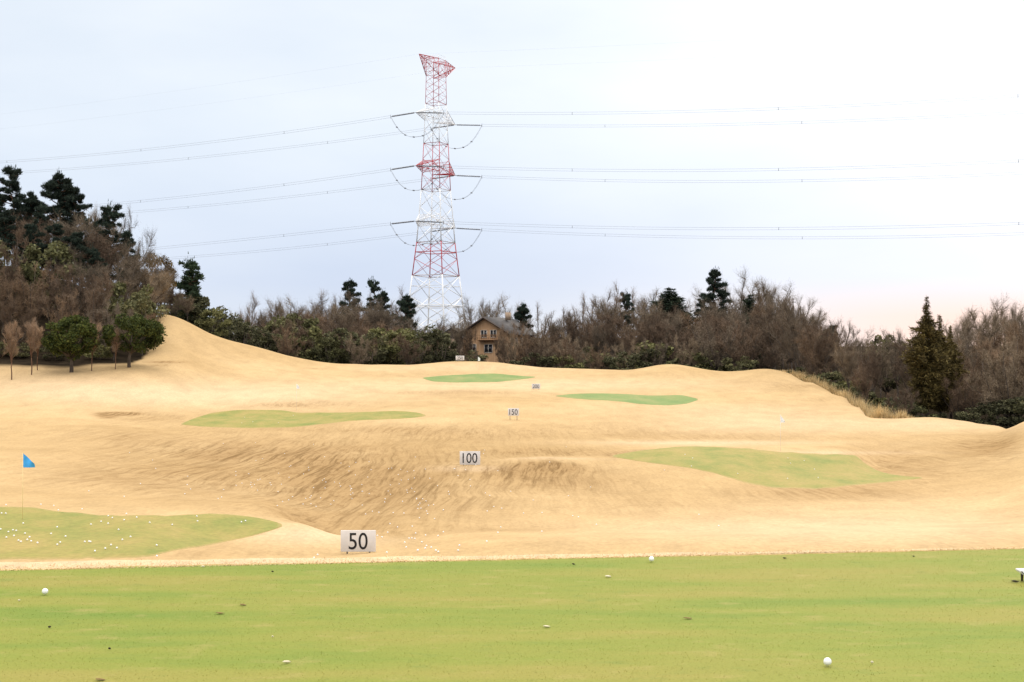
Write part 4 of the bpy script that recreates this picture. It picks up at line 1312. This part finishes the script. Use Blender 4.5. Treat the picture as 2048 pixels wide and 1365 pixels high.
for px, top, d, i in ((2000, 800, 156, 2), (1955, 812, 155, 0), (2040, 795, 152, 2), (1905, 822, 158, 0), (1830, 805, 160, 1), (1790, 800, 163, 0), (1750, 800, 168, 1), (1700, 770, 186, 0), (1655, 745, 204, 2), (1780, 790, 170, 0), (1720, 755, 192, 1), (1640, 725, 214, 0), (2090, 790, 150, 2)):
    spec(('shrub', i), px, top, d, 'low dark shrub at the foot of the right wood', 'shrub', 'dark shrubs at the foot of the right wood', 1.3, None, 1.5)

# --- the wooded hill on the left
GL = 'bare trees on the wooded left hill'
for d0, sp_, drop, kind in ((174, 4.6, 215, 'thicket'), (184, 4.6, 165, 'mix'), (196, 4.6, 105, 'mix'), (210, 4.8, 55, 'bare'), (226, 5.2, 18, 'bare')):
    x = float(st(-160, 600)[0]) * d0; x1 = float(st(440, 600)[0]) * d0
    while x < x1:
        d = d0 + r.uniform(-4, 4); px = 1024 + F * x / d
        fb = float(np.interp(x / d, fbx, fbd))
        if d < fb + 3:
            x += sp_ * .6; continue
        g0 = float(ground(x, d)); pyb = float(pxpy(x, d, g0)[1]); sk_ = skyline(px)
        top = max(sk_ + r.uniform(-4, 14), pyb - (pyb - sk_) * {215: .42, 165: .56, 105: .72, 55: .86, 18: .97}[drop] * r.uniform(.85, 1.1))
        hmax = H + float(st(px, top)[1]) * d - g0
        u = r.random()
        if kind != 'bare' and u < .30: key = ('olive', int(r.integers(4)))
        elif kind == 'bare' and u < .15: key = ('pine', int(r.integers(4)))
        elif kind == 'thicket' or (kind == 'mix' and r.random() < .35): key = ('thicket', int(r.integers(4)))
        else: key = ('bare', int(r.integers(7)))
        lab = {'olive': 'bushy dark evergreen in the wood on the left hill', 'pine': 'dark pine among bare trees on the left hill', 'thicket': 'leafless brown tree low on the left hill', 'bare': 'tall leafless tree on the wooded left hill'}[key[0]]
        plant(key, x, d, max(hmax, 3.5), lab, 'tree', {'olive': 'evergreens in the left wood', 'pine': 'pines in the left wood'}.get(key[0], GL + (', low' if key[0] == 'thicket' else ', tall')), None, r.uniform(.8, 1.05))
        x += sp_ * r.uniform(.7, 1.3)
for px, top, d, key, lab, wide in (
        (28, 343, 224, ('pine', 0), 'tall dark pine at the left edge of the skyline', .85), (-20, 370, 222, ('pine', 1), 'dark pine half cut off by the left edge', .9), (85, 415, 214, ('pine', 2), 'lower dark pine between the two tall left pines', .8),
        (118, 356, 226, ('pine', 1), 'broad dark pine with layered crown on the left skyline', .95), (150, 385, 228, ('pine', 3), 'dark pine leaning on the broad left pine', .8),
        (217, 417, 224, ('pine', 3), 'rounded dark pine right of the broad left pine', .75), (180, 440, 215, ('pine', 2), 'dark pine below the rounded left pine', .8),
        (10, 430, 206, ('pine', 3), 'dark pine low at the left edge under the tall pine', 1.0), (58, 455, 204, ('pine', 0), 'dark pine under the gap of the two tall left pines', 1.0), (110, 450, 206, ('pine', 2), 'dark pine standing under the broad left pine', 1.0), (150, 470, 206, ('pine', 1), 'dark broad pine halfway down the left wood', .9), (-25, 440, 206, ('pine', 1), 'dark broad pine partly cut by the left edge', 1.0), (62, 395, 227, ('pine', 1), 'dark pine closing the gap between tall left pines', 1.0), (185, 500, 202, ('pine', 3), 'lowest dark pine above the round evergreen', .9), (250, 470, 214, ('pine', 0), 'dark pine half hidden by twigs on the hill shoulder', .8),
        (322, 500, 218, ('rust', 0), 'golden brown tree with a thin tip on the hill shoulder', .75), (295, 530, 214, ('rust', 1), 'rusty leaved oak left of the golden brown tree', .8),
        (380, 528, 238, ('pine_young', 0), 'grey green young pine at the right end of the left wood', .95)):
    spec(key, px, top, d, lab, 'tree', None, wide)
for px, top, d, i in ((345, 590, 232, 1), (405, 590, 236, 0), (425, 612, 232, 1), (448, 622, 238, 2), (365, 580, 246, 3)):
    spec(('olive', i), px, top, d, 'bushy green tree beside the grey green young pine', 'tree', 'green trees at the end of the left wood', 1.1)
for px, top, d in ((300, 545, 205, ), (318, 560, 214), (340, 575, 222), (278, 530, 200), (310, 535, 224), (330, 555, 230), (290, 520, 216), (352, 585, 226)):
    spec(('bare', int(r.integers(7))), px, top, d, 'leafless tree on the shoulder of the left hill', 'tree', 'bare trees on the hill shoulder', 1.0)
for px, top, d in ((296, 600, 201), (285, 620, 190)):
    spec(('thicket', int(r.integers(4))), px, top, d, 'low leafless brush where the wood meets the bare hillside', 'tree', 'brush along the hill shoulder', 1.2, None, 1.5)
for px, top in ((250, 428), (205, 412)):
    spec(('twig_giant', int(r.integers(3))), px, top, 231, 'fine branched bare tree above the rounded left pine', 'tree', 'high bare trees on the left skyline', .55)

# --- single trees standing on the turf at the left
def turf_tree(key, px, base_py, top_py, label, wide=1.0, rz=None, d=None):
    p = hit(px, base_py, 110) if d is None else Vector((float(st(px, 700)[0]) * d, d, 0))
    g0 = float(ground(p.x, p.y))
    h = H + float(st(px, top_py)[1]) * p.y - g0
    return plant(key, p.x, p.y, h, label, 'tree', 'single trees on the turf below the left wood', rz, wide)


turf_tree(('evergreen', 0), 143, 745, 627, 'round dark evergreen on the turf, left of the lopsided one', .98, .3)
turf_tree(('evergreen', 1), 258, 735, 626, 'lopsided dark evergreen nearest the bare hillside', .95, 0.0)
turf_tree(('sapling', 0), 23, 760, 650, 'slim bare young tree at the far left of the turf', .8)
turf_tree(('sapling', 1), 64, 750, 645, 'slim bare young tree left of the round evergreen', .8)
turf_tree(('sapling', 2), 183, 742, 650, 'slim bare young tree just right of the round evergreen', .8)
turf_tree(('sapling', 0), 231, 739, 662, 'slim bare young tree left of the lopsided evergreen', .8)
turf_tree(('sapling', 1), 74, 741, 655, 'slim pale young tree at the edge of the left wood', .8)
for px, top, d, i in ((110, 712, 173, 2), (200, 700, 175, 1), (40, 712, 173, 0), (0, 705, 173, 1), (210, 680, 184, 1)):
    spec(('shrub', i), px, top, d, 'dark shrub at the foot of the left wood', 'shrub', 'dark shrubs at the foot of the left wood', 1.4)

# --- tall dry grass along the right shoulder
mb = MB()
r2 = np.random.default_rng(9)
N = 9000
pxr = r2.uniform(1555, 1830, N)
s_ = (pxr - 1024) / F
dd = np.interp(s_, fbx, fbd) + np.abs(r2.normal(0, 3.2, N)) - .6
clump = vnoise(s_ * 400, dd / 1.2, 31) + .5
hgt = (.5 + 1.3 * clump) * np.interp(pxr, [1555, 1600, 1680, 1760, 1800, 1830], [.4, 1.0, 1.15, 1.35, .9, .4])
B = np.stack([s_ * dd, dd, ground(s_ * dd, dd) - .1], -1)
D = r2.normal(size=(N, 3)) * .28; D[:, 2] = 1; D /= np.linalg.norm(D, axis=1)[:, None]
mb.slivers(B, D, hgt * r2.uniform(.7, 1.2, N), np.full(N, .035), r2)
o = mb.build('tall_grass', island_mat('tall_dry_grass', [(.38, .26, .11), (.58, .43, .22), (.70, .56, .32)], objvar=0, trans=.2))
tag(o, 'tall dry straw grass along the right shoulder of the crest', kind='stuff')

# ------------------------------------------------------------------ sky and light
SUN_AZ, SUN_EL = math.radians(22), math.radians(24)      # to the right of the view, behind thin cloud
w = bpy.data.worlds.new('World'); S.world = w; w.use_nodes = True
nt = w.node_tree
for x in list(nt.nodes): nt.nodes.remove(x)
def N_(t, **k):
    x = nt.nodes.new(t)
    for a, b in k.items(): setattr(x, a, b)
    return x
def Lk(a, b): nt.links.new(a, b)
def M_(op, a, b=0.0, clamp=False):
    x = N_('ShaderNodeMath', operation=op, use_clamp=clamp)
    for sck, v in ((x.inputs[0], a), (x.inputs[1], b)):
        if isinstance(v, (int, float)): sck.default_value = v
        else: Lk(v, sck)
    return x.outputs[0]
def R_(f, stops):
    x = N_('ShaderNodeValToRGB'); e = x.color_ramp.elements
    while len(e) < len(stops): e.new(.5)
    for el, (p, c) in zip(e, stops): el.position = p; el.color = (*c, 1) if isinstance(c, tuple) else (c, c, c, 1)
    Lk(f, x.inputs[0]); return x.outputs[0]
def MX(f, a, b, mode='MIX'):
    x = N_('ShaderNodeMix', data_type='RGBA', blend_type=mode)
    for sck, v in ((x.inputs[0], f), (x.inputs[6], a), (x.inputs[7], b)):
        if isinstance(v, (int, float)): sck.default_value = v
        elif isinstance(v, tuple): sck.default_value = (*v, 1)
        else: Lk(v, sck)
    return x.outputs[2]
tc = N_('ShaderNodeTexCoord'); dirv = tc.outputs['Generated']
sp3 = N_('ShaderNodeSeparateXYZ'); Lk(dirv, sp3.inputs[0])
elev = M_('MAXIMUM', sp3.outputs[2], 0.0)
sky = N_('ShaderNodeTexSky', sky_type='NISHITA'); sky.sun_disc = False
sky.sun_elevation = SUN_EL; sky.sun_rotation = SUN_AZ
# overcast layer: pale blue low down, three times brighter overhead
ramp = R_(elev, [(0.0, (.066, .073, .083)), (.06, (.0575, .066, .083)), (.16, (.070, .0775, .088)), (.27, (.077, .083, .090)), (.45, (.155, .152, .150)), (1.0, (.30, .285, .27))])
ramp = MX(1.0, ramp, (10, 10, 10), 'MULTIPLY')
mp = N_('ShaderNodeMapping'); mp.inputs['Scale'].default_value = (1.6, 1.6, 5.0); Lk(dirv, mp.inputs[0])
cn = N_('ShaderNodeTexNoise'); cn.inputs['Scale'].default_value = 1.7; cn.inputs['Detail'].default_value = 5; cn.inputs['Roughness'].default_value = .5; Lk(mp.outputs[0], cn.inputs['Vector'])
cl = R_(cn.outputs['Fac'], [(.35, (.93, .95, .98)), (.65, (1.11, 1.085, 1.05))])
ramp = MX(1.0, ramp, cl, 'MULTIPLY')
# brightening round the veiled sun
GA, GE = math.radians(24), math.radians(17)
sunv = (math.sin(GA) * math.cos(GE), math.cos(GA) * math.cos(GE), math.sin(GE))
dp = N_('ShaderNodeVectorMath', operation='DOT_PRODUCT'); Lk(dirv, dp.inputs[0]); dp.inputs[1].default_value = sunv
dv_ = M_('MAXIMUM', dp.outputs['Value'], 0.0)
gl1 = M_('POWER', dv_, 18.0)
gw = MX(1.0, (.24, .215, .20), gl1, 'MULTIPLY')
ramp = MX(1.0, ramp, gw, 'ADD')
# rosy strip at the horizon below it
az = N_('ShaderNodeVectorMath', operation='DOT_PRODUCT'); Lk(dirv, az.inputs[0]); az.inputs[1].default_value = (math.sin(math.radians(19)), math.cos(math.radians(19)), .02)
rz_ = M_('POWER', M_('MAXIMUM', az.outputs['Value'], 0.0), 90.0)
rz_ = M_('MULTIPLY', rz_, R_(elev, [(0, 1.0), (.035, .9), (.062, 0.0)]))
ramp = MX(M_('MULTIPLY', rz_, .95, True), ramp, (.90, .66, .62))
ramp = MX(1.0, ramp, (10, 10, 10), 'MULTIPLY')
fin = MX(.92, sky.outputs[0], ramp)
bg = N_('ShaderNodeBackground'); Lk(fin, bg.inputs[0]); bg.inputs[1].default_value = .1
wo = N_('ShaderNodeOutputWorld'); Lk(bg.outputs[0], wo.inputs[0])

sl_ = bpy.data.lights.new('sun', 'SUN'); sl_.energy = 1.1; sl_.angle = math.radians(14); sl_.color = (1.0, .92, .80)
so = bpy.data.objects.new('sun', sl_); COL.objects.link(so)
dvec = Vector((math.sin(SUN_AZ) * math.cos(SUN_EL), math.cos(SUN_AZ) * math.cos(SUN_EL), math.sin(SUN_EL)))
so.rotation_euler = dvec.to_track_quat('Z', 'Y').to_euler()
so.location = (40, 60, 60)

S.view_settings.view_transform = 'Standard'
S.view_settings.look = 'None'
S.view_settings.exposure = 0.15
S.view_settings.gamma = 1.0
S.view_settings.use_curve_mapping = False
S.render.film_transparent = False
S.cycles.max_bounces = 5
S.cycles.diffuse_bounces = 3
S.cycles.use_denoising = True
S.cycles.denoiser = 'OPENIMAGEDENOISE'
